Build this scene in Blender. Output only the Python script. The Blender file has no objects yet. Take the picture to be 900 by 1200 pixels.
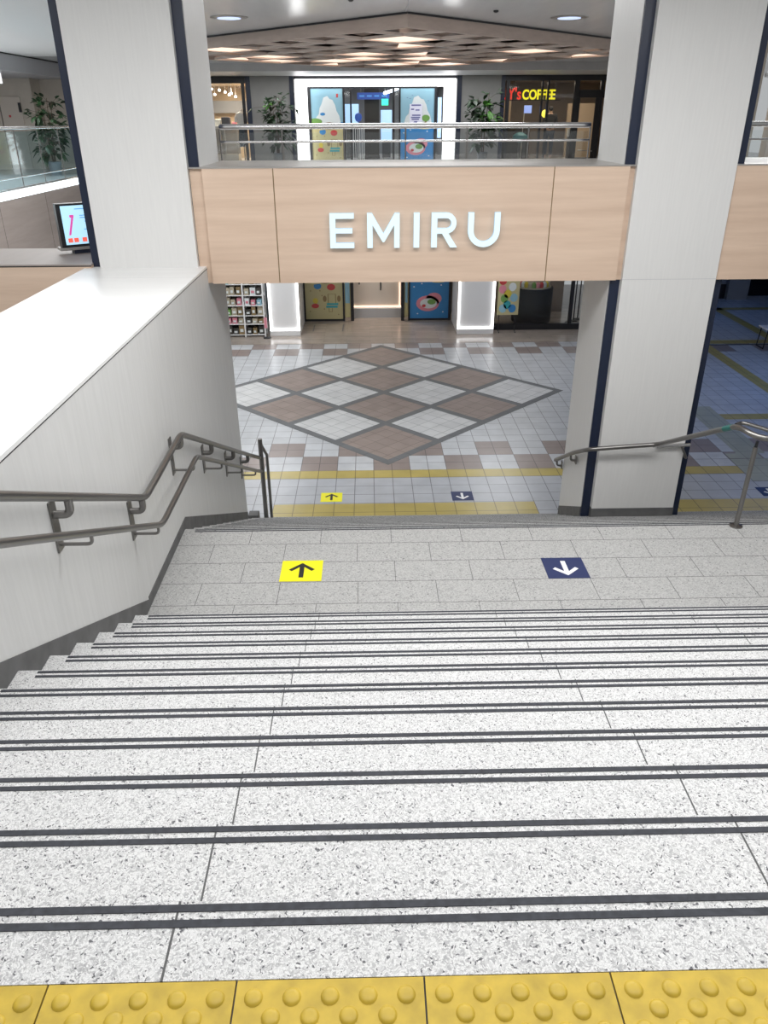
import bpy, bmesh, math, random
from mathutils import Vector, Matrix
random.seed(7)
SC = bpy.context.scene
COL = SC.collection
PI = math.pi

# ------------------------------------------------------------------ materials
MATS = {}
def nodes(name):
    m = bpy.data.materials.new(name); m.use_nodes = True
    nt = m.node_tree
    return m, nt, nt.nodes['Principled BSDF']
def plain(name, col, rough=0.5, metal=0.0, emit=None, estr=0.0, noise=0.0, nscale=6.0, spec=0.5):
    m, nt, b = nodes(name)
    b.inputs['Base Color'].default_value = (*col, 1)
    b.inputs['Roughness'].default_value = rough
    b.inputs['Metallic'].default_value = metal
    b.inputs['Specular IOR Level'].default_value = spec
    if emit:
        b.inputs['Emission Color'].default_value = (*emit, 1)
        b.inputs['Emission Strength'].default_value = estr
    if noise:
        tc = nt.nodes.new('ShaderNodeTexCoord'); n = nt.nodes.new('ShaderNodeTexNoise')
        n.inputs['Scale'].default_value = nscale; n.inputs['Detail'].default_value = 5
        nt.links.new(tc.outputs['Object'], n.inputs['Vector'])
        r = nt.nodes.new('ShaderNodeValToRGB')
        r.color_ramp.elements[0].position = .3; r.color_ramp.elements[1].position = .7
        r.color_ramp.elements[0].color = (*[c*(1-noise) for c in col], 1)
        r.color_ramp.elements[1].color = (*[min(1, c*(1+noise)) for c in col], 1)
        nt.links.new(n.outputs['Fac'], r.inputs['Fac']); nt.links.new(r.outputs['Color'], b.inputs['Base Color'])
    MATS[name] = m
    return m
def streaked(name, c1, c2, scale, rough=.5, detail=6, spec=.5):
    """noise stretched along an axis: wood laminate, brushed panels"""
    m, nt, b = nodes(name)
    tc = nt.nodes.new('ShaderNodeTexCoord'); mp = nt.nodes.new('ShaderNodeMapping')
    mp.inputs['Scale'].default_value = scale
    n = nt.nodes.new('ShaderNodeTexNoise'); n.inputs['Scale'].default_value = 1; n.inputs['Detail'].default_value = detail
    n.inputs['Roughness'].default_value = .62
    r = nt.nodes.new('ShaderNodeValToRGB')
    r.color_ramp.elements[0].position = .32; r.color_ramp.elements[1].position = .68
    r.color_ramp.elements[0].color = (*c1, 1); r.color_ramp.elements[1].color = (*c2, 1)
    L = nt.links.new
    L(tc.outputs['Object'], mp.inputs['Vector']); L(mp.outputs['Vector'], n.inputs['Vector'])
    L(n.outputs['Fac'], r.inputs['Fac']); L(r.outputs['Color'], b.inputs['Base Color'])
    b.inputs['Roughness'].default_value = rough; b.inputs['Specular IOR Level'].default_value = spec
    MATS[name] = m
    return m
def terrazzo(name, light, mid, dark, cell=110.0, rough=.45, fr=(.50, .86)):
    m, nt, b = nodes(name); L = nt.links.new
    tc = nt.nodes.new('ShaderNodeTexCoord')
    nz = nt.nodes.new('ShaderNodeTexNoise'); nz.inputs['Scale'].default_value = 60
    mx = nt.nodes.new('ShaderNodeMixRGB'); mx.blend_type = 'LINEAR_LIGHT'; mx.inputs['Fac'].default_value = .012
    L(tc.outputs['Object'], mx.inputs['Color1']); L(tc.outputs['Object'], nz.inputs['Vector']); L(nz.outputs['Color'], mx.inputs['Color2'])
    v = nt.nodes.new('ShaderNodeTexVoronoi'); v.inputs['Scale'].default_value = cell
    L(mx.outputs['Color'], v.inputs['Vector'])
    sp = nt.nodes.new('ShaderNodeSeparateColor'); L(v.outputs['Color'], sp.inputs['Color'])
    r = nt.nodes.new('ShaderNodeValToRGB'); r.color_ramp.interpolation = 'CONSTANT'
    e = r.color_ramp.elements; e[0].position = 0; e[0].color = (*light, 1); e[1].position = fr[0]; e[1].color = (*[(a+c)/2 for a, c in zip(light, mid)], 1)
    x = e.new((fr[0]+fr[1])/2 + .05); x.color = (*mid, 1)
    x = e.new(fr[1] + .075); x.color = (*dark, 1)
    L(sp.outputs['Red'], r.inputs['Fac'])
    v2 = nt.nodes.new('ShaderNodeTexVoronoi'); v2.feature = 'DISTANCE_TO_EDGE'; v2.inputs['Scale'].default_value = cell
    L(mx.outputs['Color'], v2.inputs['Vector'])
    r2 = nt.nodes.new('ShaderNodeValToRGB'); r2.color_ramp.elements[0].color = (.74, .74, .74, 1); r2.color_ramp.elements[1].color = (1, 1, 1, 1)
    r2.color_ramp.elements[0].position = .02; r2.color_ramp.elements[1].position = .14
    L(v2.outputs['Distance'], r2.inputs['Fac'])
    mu = nt.nodes.new('ShaderNodeMixRGB'); mu.blend_type = 'MULTIPLY'; mu.inputs['Fac'].default_value = 1
    L(r.outputs['Color'], mu.inputs['Color1']); L(r2.outputs['Color'], mu.inputs['Color2'])
    L(mu.outputs['Color'], b.inputs['Base Color'])
    b.inputs['Roughness'].default_value = rough; b.inputs['Specular IOR Level'].default_value = .3
    MATS[name] = m
    return m
def tiled(name, c1, c2, grout, size=(.3, .3), loc=(0, 0, 0), rot=0.0, mortar=.006, rough=.3, offset=0.0, spec=.5):
    m, nt, b = nodes(name); L = nt.links.new
    tc = nt.nodes.new('ShaderNodeTexCoord'); mp = nt.nodes.new('ShaderNodeMapping'); mp.vector_type = 'TEXTURE'
    mp.inputs['Location'].default_value = loc; mp.inputs['Rotation'].default_value = (0, 0, rot)
    br = nt.nodes.new('ShaderNodeTexBrick')
    br.offset = offset; br.squash = 1
    br.inputs['Scale'].default_value = 1; br.inputs['Mortar Size'].default_value = mortar; br.inputs['Mortar Smooth'].default_value = .1
    br.inputs['Brick Width'].default_value = size[0]; br.inputs['Row Height'].default_value = size[1]
    br.inputs['Color1'].default_value = (*c1, 1); br.inputs['Color2'].default_value = (*c2, 1); br.inputs['Mortar'].default_value = (*grout, 1)
    L(tc.outputs['Object'], mp.inputs['Vector']); L(mp.outputs['Vector'], br.inputs['Vector'])
    n = nt.nodes.new('ShaderNodeTexNoise'); n.inputs['Scale'].default_value = 3; n.inputs['Detail'].default_value = 6
    L(tc.outputs['Object'], n.inputs['Vector'])
    r = nt.nodes.new('ShaderNodeValToRGB'); r.color_ramp.elements[0].color = (.86, .86, .86, 1); r.color_ramp.elements[1].color = (1, 1, 1, 1)
    r.color_ramp.elements[0].position = .3; r.color_ramp.elements[1].position = .65
    L(n.outputs['Fac'], r.inputs['Fac'])
    mu = nt.nodes.new('ShaderNodeMixRGB'); mu.blend_type = 'MULTIPLY'; mu.inputs['Fac'].default_value = 1
    L(br.outputs['Color'], mu.inputs['Color1']); L(r.outputs['Color'], mu.inputs['Color2']); L(mu.outputs['Color'], b.inputs['Base Color'])
    b.inputs['Roughness'].default_value = rough; b.inputs['Specular IOR Level'].default_value = spec
    MATS[name] = m
    return m
def glass(name, tint=(.93, .97, .97), refl=.10):
    m = bpy.data.materials.new(name); m.use_nodes = True; nt = m.node_tree; nt.nodes.clear()
    o = nt.nodes.new('ShaderNodeOutputMaterial'); t = nt.nodes.new('ShaderNodeBsdfTransparent'); g = nt.nodes.new('ShaderNodeBsdfGlossy')
    t.inputs['Color'].default_value = (*tint, 1); g.inputs['Roughness'].default_value = .04; g.inputs['Color'].default_value = (1, 1, 1, 1)
    x = nt.nodes.new('ShaderNodeMixShader'); x.inputs['Fac'].default_value = refl
    nt.links.new(t.outputs[0], x.inputs[1]); nt.links.new(g.outputs[0], x.inputs[2]); nt.links.new(x.outputs[0], o.inputs['Surface'])
    MATS[name] = m
    return m
def glow(name, col, s):
    return plain(name, col, .5, emit=col, estr=s)

terrazzo('step_terrazzo', (.71, .71, .705), (.44, .44, .445), (.12, .12, .13), cell=260, fr=(.56, .885))
terrazzo('landing_granite', (.49, .49, .48), (.36, .36, .355), (.20, .20, .20), cell=120, fr=(.50, .90))
plain('grout', (.10, .10, .10), .8)
plain('slip_strip', (.040, .043, .052), .8, noise=.25, nscale=60)
plain('yellow_tile', (.51, .355, .035), .45, noise=.16, nscale=25)
streaked('wall_panel', (.62, .62, .61), (.67, .67, .66), (30, 30, 2.0), .5)
streaked('column_panel', (.685, .68, .668), (.72, .715, .70), (45, 45, 2.2), .45)
streaked('ledge_white', (.80, .80, .79), (.84, .84, .83), (.8, 6, 6), .35)
streaked('wood_laminate', (.60, .44, .33), (.71, .545, .42), (.7, 6, 11), .45)
streaked('wood_grey', (.30, .26, .235), (.36, .31, .285), (3, .7, 9), .5)
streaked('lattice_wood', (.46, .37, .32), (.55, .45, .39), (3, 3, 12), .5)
streaked('rib_wood_lit', (.80, .70, .63), (.86, .76, .69), (3, 3, 12), .5)  # lattice wood lightened to imitate light caught by the ribs
streaked('coffer_wood', (.20, .15, .125), (.27, .21, .175), (3, 3, 12), .5)  # same wood darkened so the lightened ribs stand out
plain('baseboard_grey', (.115, .115, .115), .6, noise=.2, nscale=8)
plain('navy', (.010, .017, .042), .35)
plain('black_metal', (.012, .012, .015), .35)
plain('dark_gap', (.02, .02, .02), .9)
plain('steel', (.235, .228, .22), .33, metal=1.0)
plain('chrome', (.72, .72, .72), .15, metal=1.0)
plain('steel_cap', (.42, .40, .38), .35, metal=.6)
streaked('ceiling_panel', (.56, .56, .565), (.62, .62, .625), (2, .3, 2), .22)
streaked('ceiling_satin', (.56, .56, .565), (.62, .62, .625), (2, .3, 2), .4)
plain('ceiling_lit', (.82, .82, .82), .5)  # whiter than the main ceiling, in place of light from the left void
plain('soffit_grey', (.42, .42, .44), .5)
plain('wall_beige', (.52, .47, .41), .6, noise=.04)
plain('door_beige', (.58, .52, .46), .5)
plain('dim_wall', (.22, .23, .25), .6)
plain('dark_wall', (.06, .065, .075), .6)
plain('grey_panel', (.26, .26, .255), .5, noise=.08, nscale=2)
plain('white_paint', (.80, .80, .80), .4)
plain('pale_grey', (.55, .55, .56), .5)
TL = (-1.4633, 11.1831, 0)
tiled('tile_light', (.58, .595, .615), (.54, .555, .575), (.20, .20, .21), loc=TL)
tiled('tile_grey', (.47, .485, .515), (.445, .46, .49), (.17, .17, .18), loc=TL)
tiled('tile_brown', (.31, .255, .235), (.285, .235, .215), (.12, .10, .10), loc=TL)
DC = (.28, 15.5, 0); DR = 3.80
tiled('diamond_white', (.63, .63, .625), (.60, .60, .60), (.33, .35, .35), size=(.289, .289), loc=(.28, 15.5-DR, 0), rot=PI/4, rough=.6, spec=.2)
tiled('diamond_brown', (.325, .265, .235), (.30, .245, .22), (.21, .17, .15), size=(.289, .289), loc=(.28, 15.5-DR, 0), rot=PI/4, rough=.6, spec=.2)
tiled('diamond_strip', (.175, .18, .185), (.165, .17, .175), (.11, .11, .11), size=(.289, .6), loc=(.28, 15.5-DR, 0), rot=PI/4, mortar=.004, rough=.6, spec=.2)
tiled('tactile_floor', (.50, .40, .12), (.47, .375, .11), (.2, .16, .06), loc=TL)
tiled('tactile_worn', (.42, .43, .34), (.40, .41, .33), (.22, .22, .18), loc=TL)
tiled('entry_planks', (.42, .36, .31), (.36, .31, .27), (.24, .2, .17), size=(1.2, .15), mortar=.003, offset=.5, rough=.2)
tiled('upper_floor_tile', (.60, .60, .60), (.57, .57, .57), (.25, .25, .25), size=(.6, .6), rough=.18)
tiled('landing_tile', (1, 1, 1), (1, 1, 1), (1, 1, 1))
glass('clear_glass', (.95, .97, .97), .05); glass('cool_glass', (.82, .94, .97), .08); glass('dark_glass', (.85, .85, .83), .02); glass('shop_glass', (.95, .96, .96), .02)
glow('light_white', (1, 1, 1), 3.2); glow('light_cool', (.75, .88, 1), 4.0); glow('light_dim', (.62, .74, 1), .85); glow('rim_light', (.86, .96, 1), 2.4); plain('letter_face', (.45, .5, .52), .4, emit=(.70, .92, 1), estr=.62)
glow('letter_side', (.42, .62, .80), .35)
glow('light_warm', (1, .74, .58), 1.15); glow('light_warm_soft', (1, .68, .50), .75)
glow('spot_warm', (1, .9, .75), 9.0)
glow('sign_red', (.9, .05, .03), 1.1); glow('sign_yellow', (.95, .85, .02), 1.2); glow('lamp_yellow', (1, .85, .1), 1.6)
glow('exit_green', (.05, .75, .45), 1.4); glow('screen_blue', (.45, .74, .92), .75); glow('panel_sky', (.45, .68, .98), .9)
glow('screen_text', (.10, .30, .65), .5); glow('screen_magenta', (.65, .07, .35), .7); glow('screen_red', (.85, .12, .08), .8)
glow('small_screen', (.30, .42, .95), 1.0); glow('sign_blue', (.04, .09, .36), .45); glow('sign_white', (.9, .95, 1), 1.2)
plain('print_sky', (.26, .46, .56), .3); plain('print_blue', (.04, .22, .50), .3); plain('print_white', (.66, .70, .70), .3)
plain('print_cream', (.50, .45, .24), .3); plain('print_sand', (.56, .50, .25), .3); plain('print_green', (.16, .32, .08), .3); plain('print_red', (.52, .06, .06), .3)
plain('print_pink', (.66, .24, .30), .3); plain('print_teal', (.04, .34, .38), .3); plain('print_yellow', (.62, .50, .06), .3)
plain('print_brown', (.24, .17, .08), .3); plain('print_paper', (.72, .72, .84), .4); plain('print_ink', (.12, .12, .32), .4)
plain('arrow_yellow', (.86, .80, .008), .5); plain('arrow_black', (.012, .012, .012), .6); plain('arrow_navy', (.018, .030, .105), .5); plain('arrow_white', (.85, .85, .85), .5)
plain('teal_label', (.01, .16, .14), .4)
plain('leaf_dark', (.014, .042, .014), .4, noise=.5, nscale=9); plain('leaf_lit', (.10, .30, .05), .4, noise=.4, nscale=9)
plain('trunk', (.09, .065, .045), .8); plain('pot_grey', (.16, .18, .20), .5)
plain('skin', (.55, .36, .27), .5); plain('hair', (.012, .010, .010), .5); plain('jacket', (.022, .02, .022), .8, noise=.5, nscale=40); plain('trousers', (.012, .018, .04), .8)
plain('cloth_white', (.80, .80, .80), .8); plain('cloth_dark', (.03, .035, .05), .8)
plain('shop_floor', (.34, .33, .32), .2); plain('shop_beige', (.55, .43, .30), .6); plain('cafe_wall', (.28, .22, .17), .6); plain('cafe_dark', (.05, .045, .04), .5)
plain('drum_black', (.004, .0045, .005), .5); plain('display_cream', (.74, .66, .58), .5); plain('display_bed', (.45, .40, .30), .6)

# ------------------------------------------------------------------ mesh helper
class MB:
    def __init__(self): self.v = []; self.f = []; self.m = []; self.ms = []
    def mi(self, mat):
        if mat not in self.ms: self.ms.append(mat)
        return self.ms.index(mat)
    def add(self, vs, fs, mat):
        n = len(self.v); k = self.mi(mat)
        self.v += [tuple(v) for v in vs]
        for f in fs: self.f.append([n+i for i in f]); self.m.append(k)
        return self
    def box(self, x0, x1, y0, y1, z0, z1, mat, M=None):
        vs = [Vector((x, y, z)) for z in (z0, z1) for y in (y0, y1) for x in (x0, x1)]
        if M: vs = [M @ v for v in vs]
        return self.add(vs, [(0, 2, 3, 1), (4, 5, 7, 6), (0, 1, 5, 4), (2, 6, 7, 3), (0, 4, 6, 2), (1, 3, 7, 5)], mat)
    def prism(self, pts, d, mat, M=None, caps=True, side=None):
        """pts: 2D outline (x,y) extruded along +z by d, then M"""
        n = len(pts)
        vs = [Vector((x, y, 0)) for x, y in pts] + [Vector((x, y, d)) for x, y in pts]
        if M: vs = [M @ v for v in vs]
        self.add(vs, [tuple(range(n-1, -1, -1)), tuple(range(n, 2*n))], mat)
        return self.add(vs, [(i, (i+1) % n, n+(i+1) % n, n+i) for i in range(n)], side or mat)
    def poly(self, pts, mat): return self.add(pts, [tuple(range(len(pts)))], mat)
    def tube(self, path, r, mat, n=10, cap=True):
        P = [Vector(p) for p in path]; rs = r if isinstance(r, (list, tuple)) else [r]*len(P)
        base = len(self.v); k = self.mi(mat); a = None
        for i, p in enumerate(P):
            t = (P[min(i+1, len(P)-1)]-P[max(i-1, 0)]).normalized()
            if a is None:
                a = t.cross(Vector((0, 0, 1)))
                if a.length < 1e-3: a = Vector((1, 0, 0))
            a = (a - t*a.dot(t)).normalized(); b = t.cross(a)
            for j in range(n):
                w = 2*PI*j/n; self.v.append(tuple(p + (a*math.cos(w)+b*math.sin(w))*rs[i]))
        for i in range(len(P)-1):
            for j in range(n):
                self.f.append([base+i*n+j, base+i*n+(j+1) % n, base+(i+1)*n+(j+1) % n, base+(i+1)*n+j]); self.m.append(k)
        if cap:
            self.f.append([base+j for j in range(n-1, -1, -1)]); self.m.append(k)
            q = base+(len(P)-1)*n; self.f.append([q+j for j in range(n)]); self.m.append(k)
        return self
    def lathe(self, prof, c, mat, n=24):
        base = len(self.v); k = self.mi(mat)
        for r, z in prof:
            for j in range(n):
                w = 2*PI*j/n; self.v.append((c[0]+r*math.cos(w), c[1]+r*math.sin(w), c[2]+z))
        for i in range(len(prof)-1):
            for j in range(n):
                self.f.append([base+i*n+j, base+i*n+(j+1) % n, base+(i+1)*n+(j+1) % n, base+(i+1)*n+j]); self.m.append(k)
        self.f.append([base+j for j in range(n-1, -1, -1)]); self.m.append(k)
        q = base+(len(prof)-1)*n; self.f.append([q+j for j in range(n)]); self.m.append(k)
        return self
    def build(self, name, parent=None, smooth=False, bevel=0):
        me = bpy.data.meshes.new(name); me.from_pydata(self.v, [], self.f)
        for mt in self.ms: me.materials.append(MATS[mt])
        me.polygons.foreach_set('material_index', self.m)
        bm = bmesh.new(); bm.from_mesh(me); bmesh.ops.recalc_face_normals(bm, faces=bm.faces[:]); bm.to_mesh(me); bm.free()
        o = bpy.data.objects.new(name, me); COL.objects.link(o)
        if smooth:
            for p in me.polygons: p.use_smooth = True
            try: me.set_sharp_from_angle(angle=math.radians(40))
            except Exception: pass
        if bevel:
            bv = o.modifiers.new('bevel', 'BEVEL'); bv.width = bevel; bv.segments = 2; bv.limit_method = 'ANGLE'
        if parent is not None: adopt(o, parent)
        return o
def wloc(p):
    v = Vector(p.location)
    while p.parent: p = p.parent; v = v + Vector(p.location) if False else v
    return v
def adopt(o, parent):
    o.parent = parent
    top = parent
    while top.parent: top = top.parent
    # meshes are authored in world space; only top-level empties carry a location
    if parent is top: o.matrix_parent_inverse = Matrix.Translation(-Vector(top.location))
def tag(o, label, cat, group=None, kind=None):
    o['label'] = label; o['category'] = cat
    if group: o['group'] = group
    if kind: o['kind'] = kind
    return o
def thing(name, label, cat, loc, group=None):
    e = bpy.data.objects.new(name, None); COL.objects.link(e); e.location = loc; e.empty_display_size = .1
    return tag(e, label, cat, group)
def struct(o, label=None):
    o['kind'] = 'structure'
    if label: o['label'] = label; o['category'] = 'structure'
    return o
def copy_thing(o, loc, label):
    """copy a thing, its parts and their sub-parts"""
    def rec(s, par):
        c = s.copy(); COL.objects.link(c)
        if par is not None: c.parent = par; c.matrix_parent_inverse = s.matrix_parent_inverse.copy()
        for ch in kids.get(s.name, []): rec(ch, c)
        return c
    kids = {}
    for x in list(bpy.data.objects):
        if x.parent: kids.setdefault(x.parent.name, []).append(x)
    r = rec(o, None); r.location = loc; r['label'] = label
    return r

# ------------------------------------------------------------------ key levels
ZC = 5.1308; ZT = 3.817; ZL = 1.951; XW = -1.64
TR = .3116; RI = .1555; E0 = .957          # upper flight: tread, riser, top edge
LE = 5.91; LR = ZL/13; T2 = .306                      # lower flight
XR = 7.2

# ------------------------------------------------------------------ stairs
def flight(name, label, edge, ztop, n, rise, y_back, mat, first_mat=None, TR=TR):
    """n treads stepping down from the platform whose nosing is at edge; profile extruded in x"""
    root = bpy.data.objects.new(name, None); COL.objects.link(root); root.location = (0, edge, ztop-n*rise)
    struct(root, label)
    b = MB()
    for k in range(n):
        y0 = y_back if k == 0 else edge+(k-1)*TR; y1 = edge+k*TR; zt = ztop-k*rise
        b.box(XW, XR, y0, y1, zt-rise-.05 if k else zt-rise, zt, mat if (k or not first_mat) else first_mat)
    return root, b
# top platform + upper flight
root, b = flight('upper_staircase', 'long pale speckled terrazzo flight with dark double nosing strips in the foreground', E0, ZT, 12, RI, .8066, 'step_terrazzo')
for k in range(12):
    zt = ZT-k*RI; y1 = E0+k*TR; y0 = .8066 if k == 0 else y1-TR
    for i in range(0, 7):
        xj = -.372+1.213*i
        if xj > XW+.05: b.box(xj-.0022, xj+.0022, y0, y1+.0006, zt-.10, zt+.0006, 'grout')
b.build('step_slab', root)
def strips(root, edge, ztop, n, rise, off, w, gap, TR=TR):
    for k in range(n):
        y1 = edge+k*TR-off; zt = ztop-k*rise
        for q in range(2):
            ya = y1-q*gap
            s = MB(); s.box(XW+.10, XR-.05, ya-w, ya, zt-.004, zt+.0022, 'slip_strip')
            s.build('anti_slip_strip', root)
strips(root, E0, ZT, 12, RI, .007, .0150, .0310)
# landing
b = MB(); y_l = E0+11*TR
b.box(XW, XR, y_l, LE, ZL-.4, ZL, 'landing_granite')
rows = [(LE-.03, 5.6206, None), (5.6206, 5.3206, -1.3265), (5.3206, 5.0206, -1.0247), (5.0206, 4.7206, -1.3147), (4.7206, y_l, -1.02)]
for i, (ya, yb, off) in enumerate(rows):
    if i: b.box(XW, XR, ya-.002, ya+.002, ZL-.01, ZL+.0006, 'grout')
    if off is None: off = -1.04
    x = off-.6
    while x < XR:
        if x > XW+.03: b.box(x-.002, x+.002, yb, ya, ZL-.01, ZL+.0006, 'grout')
        x += .6
lroot = b.build('landing'); struct(lroot, 'grey granite tiled landing between the two stair flights')
# lower flight
root, b = flight('lower_staircase', 'lower flight of grey steps dropping from the landing to the concourse floor', LE+T2, ZL-LR, 12, LR, LE, 'landing_granite', TR=T2)
b.build('step_slab', root)
strips(root, LE+T2, ZL-LR, 12, LR, .016, .008, .0305, TR=T2)
for q in range(2):
    s = MB(); s.box(XW+.10, XR-.05, LE-.026-q*.03, LE-.012-q*.03, ZL-.004, ZL+.0022, 'slip_strip'); s.build('anti_slip_strip', lroot)

# top platform base and tactile tiles
b = MB(); b.box(-6, XR, -4, .8066, ZT-.5, ZT-.006, 'grout'); b.box(XW, XR, -4, .8066-.3245, ZT-.01, ZT, 'step_terrazzo')
PLATFORM = b
if 0: pass
tile_names = {-4: 'leftmost, cut by the photo edge', }
def dome_tile():
    b = MB(); w = .3213; g = .0016
    b.box(g, w-g, -w+g, -g, -.006, .0, 'yellow_tile')
    for i in range(9):
        n = 5 if i % 2 == 0 else 4
        for j in range(n):
            x = (j+(.5 if n == 5 else 1.0))*.0643; y = -.031-i*.0325
            b.lathe([(.0165, -.001), (.0150, .0020), (.0115, .0044), (.0060, .0054), (.0005, .0056)], (x, y, 0), 'yellow_tile', 14)
    return b
words_t = ['in the bottom left corner of the photo, mostly cut off', 'second from the left at the stair top', 'in the middle of the row, just left of centre', 'right of centre in the row at the stair top', 'at the bottom right corner of the photo']
for i in list(range(-4, -1))+list(range(4, 24)):     # the row carries on past both edges of the photo
    dt = dome_tile(); x = -.5637+.3213*i
    if x < XW or x+.32 > XR: continue
    PLATFORM.add([(a+x, c+.8066, e+ZT) for a, c, e in dt.v], dt.f, 'yellow_tile')
struct(PLATFORM.build('floor_platform', smooth=True), 'top platform bedding and the tactile row beyond the photo edges')
proto = None
for i in range(-3, 20):
    x = -.5637+.3213*(i-0)
    if x > XR-.33: break
    vis = {-1: 0, 0: 1, 1: 2, 2: 3, 3: 4}
    if i not in vis: continue
    lab = 'yellow domed tactile tile '+words_t[vis[i]]
    if proto is None:
        proto = dome_tile().build('tactile_tile', smooth=True)
        tag(proto, lab, 'tactile tile', 'tactile tiles along the stair top'); o = proto
    else:
        o = proto.copy(); COL.objects.link(o); o['label'] = lab
    o.location = (x, .8066, ZT)

# ------------------------------------------------------------------ left stair wall
b = MB()
b.box(-2.86, XW, -.6, 9.0, 0, 3.785, 'wall_panel')
b.box(-2.87, XW+.002, -.6, 8.2, 3.785, 3.79, 'dark_gap')
b.box(-2.85, XW, -.6, 8.2, 3.79, 3.812, 'ledge_white')
for y in (1.2, 2.45, 3.7, 4.95, 6.2, 7.45):
    b.box(-2.85, XW, y-.0015, y+.0015, 3.80, 3.8126, 'pale_grey')
struct(b.build('wall_left'), 'white panelled stair wall with a broad white ledge on the left')
b = MB(); xx = XW+.006
def band(p0, p1, h0, h1):   # vertical-plane band between lower line and upper line
    b.add([(XW-.01, p0[0], p0[1]), (XW-.01, p1[0], p1[1]), (XW-.01, p1[0], h1), (XW-.01, p0[0], h0), (xx, p0[0], p0[1]), (xx, p1[0], p1[1]), (xx, p1[0], h1), (xx, p0[0], h0)],
          [(0, 1, 2, 3), (7, 6, 5, 4), (0, 4, 5, 1), (1, 5, 6, 2), (2, 6, 7, 3), (3, 7, 4, 0)], 'baseboard_grey')
nl = lambda y: ZT-RI/TR*(y-E0)
nl2 = lambda y: ZL-LR/T2*(y-LE)
ya = 4.72; band((.6, nl(.6)-.5), (ya, nl(ya)-.45), nl(.6)+.085, ZL+.062)
band((ya, ZL-.3), (5.98, ZL-.3), ZL+.085, ZL+.085)
band((5.98, ZL-.3), (9.0, nl2(9.0)-.4), ZL+.085, nl2(9.0)+.10)
struct(b.build('baseboard_left'), 'dark grey skirting following the steps along the left stair wall')

# ------------------------------------------------------------------ columns
def column(name, label, x0, x1, zb, zt, ybk, base):
    root = bpy.data.objects.new(name, None); COL.objects.link(root); root.location = ((x0+x1)/2, 8.4, zb); struct(root, label)
    b = MB(); b.box(x0-.098, x1+.098, 8.075, ybk-.03, zb, zt, 'navy'); b.build('navy_core', root)
    b = MB(); b.box(x0, x1, 8.0, 8.08, zb+(.10 if base else 0), zt, 'column_panel')
    b.box(x0-.001, x1+.001, 7.999, 8.01, 3.654, 3.659, 'pale_grey')
    b.build('front_panel', root)
    for x in (x0-.1, x1+.1):
        b = MB(); b.box(x-.004, x+.004, 8.10, ybk, 0 if base else zb, zt, 'column_panel'); b.build('side_panel', root)
    if base:
        b = MB(); b.box(x0-.003, x1+.003, 7.992, 8.075, zb-.6, zb+.10, 'baseboard_grey'); b.prism([(8.097, .2), (ybk+.003, -.3), (ybk+.003, ZL-LR/T2*(ybk-LE)+.13), (8.097, ZL-LR/T2*(8.097-LE)+.13)], .012, 'baseboard_grey', Matrix(((0, 0, 1, x0-.108), (1, 0, 0, 0), (0, 1, 0, 0), (0, 0, 0, 1)))); b.build('skirting', root)
    return root
column('column', 'broad off-white column with navy edges standing on the left ledge', -2.69, -1.715, 3.805, 6.6, 9.13, False)
rc = column('column', 'tall off-white column with navy edges and grey skirting on the right of the stairs', 2.59, 3.555, .93, 6.6, 9.05, True)
b = MB(); b.box(2.49, 3.655, 8.075, 9.04, 0, .93, 'navy'); b.build('foot', rc)

# ------------------------------------------------------------------ beams
def beam(name, label, x0, x1, z0, z1, ybk, seams, ends):
    root = bpy.data.objects.new(name, None); COL.objects.link(root); root.location = ((x0+x1)/2, 8.5, z0); struct(root, label)
    b = MB(); b.box(x0, x1, 8.06, ybk, z0, z1-.012, 'wood_laminate')
    xs = [x0+ends[0]]+seams+[x1-ends[1]]
    for a, c in zip(xs, xs[1:]):
        b.box(a+.005, c-.005, 8.02, 8.07, z0, z1-.012, 'wood_laminate')
    for s in seams: b.box(s-.006, s+.006, 8.028, 8.07, z0+.002, z1-.014, 'print_brown')
    b.build('wood_cladding', root)
    b = MB(); b.box(x0, x1, 8.015, ybk, z1-.012, z1, 'steel_cap'); b.build('metal_cap', root)
    return root
beam('wall_parapet', 'pale wood clad parapet beam carrying the large white letters', -1.71, 2.59, 3.646, 4.727, 9.35, [-.907, 1.80], (.12, .055))
beam('wall_parapet', 'pale wood parapet beam right of the right column', 3.56, 8.4, 3.646, 4.727, 9.35, [6.2], (.0, .0))
b = MB(); b.box(-6.9, -2.78, 8.0, 9.1, 2.4, 3.835, 'wood_laminate'); b.box(-6.9, -2.78, 8.0, 9.1, 3.835, 3.85, 'wood_grey')
b.box(-6.9, -2.78, 7.998, 8.01, 3.826, 3.836, 'dark_gap')
struct(b.build('wall_parapet'), 'low pale wood parapet with grey top left of the left column')

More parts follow.
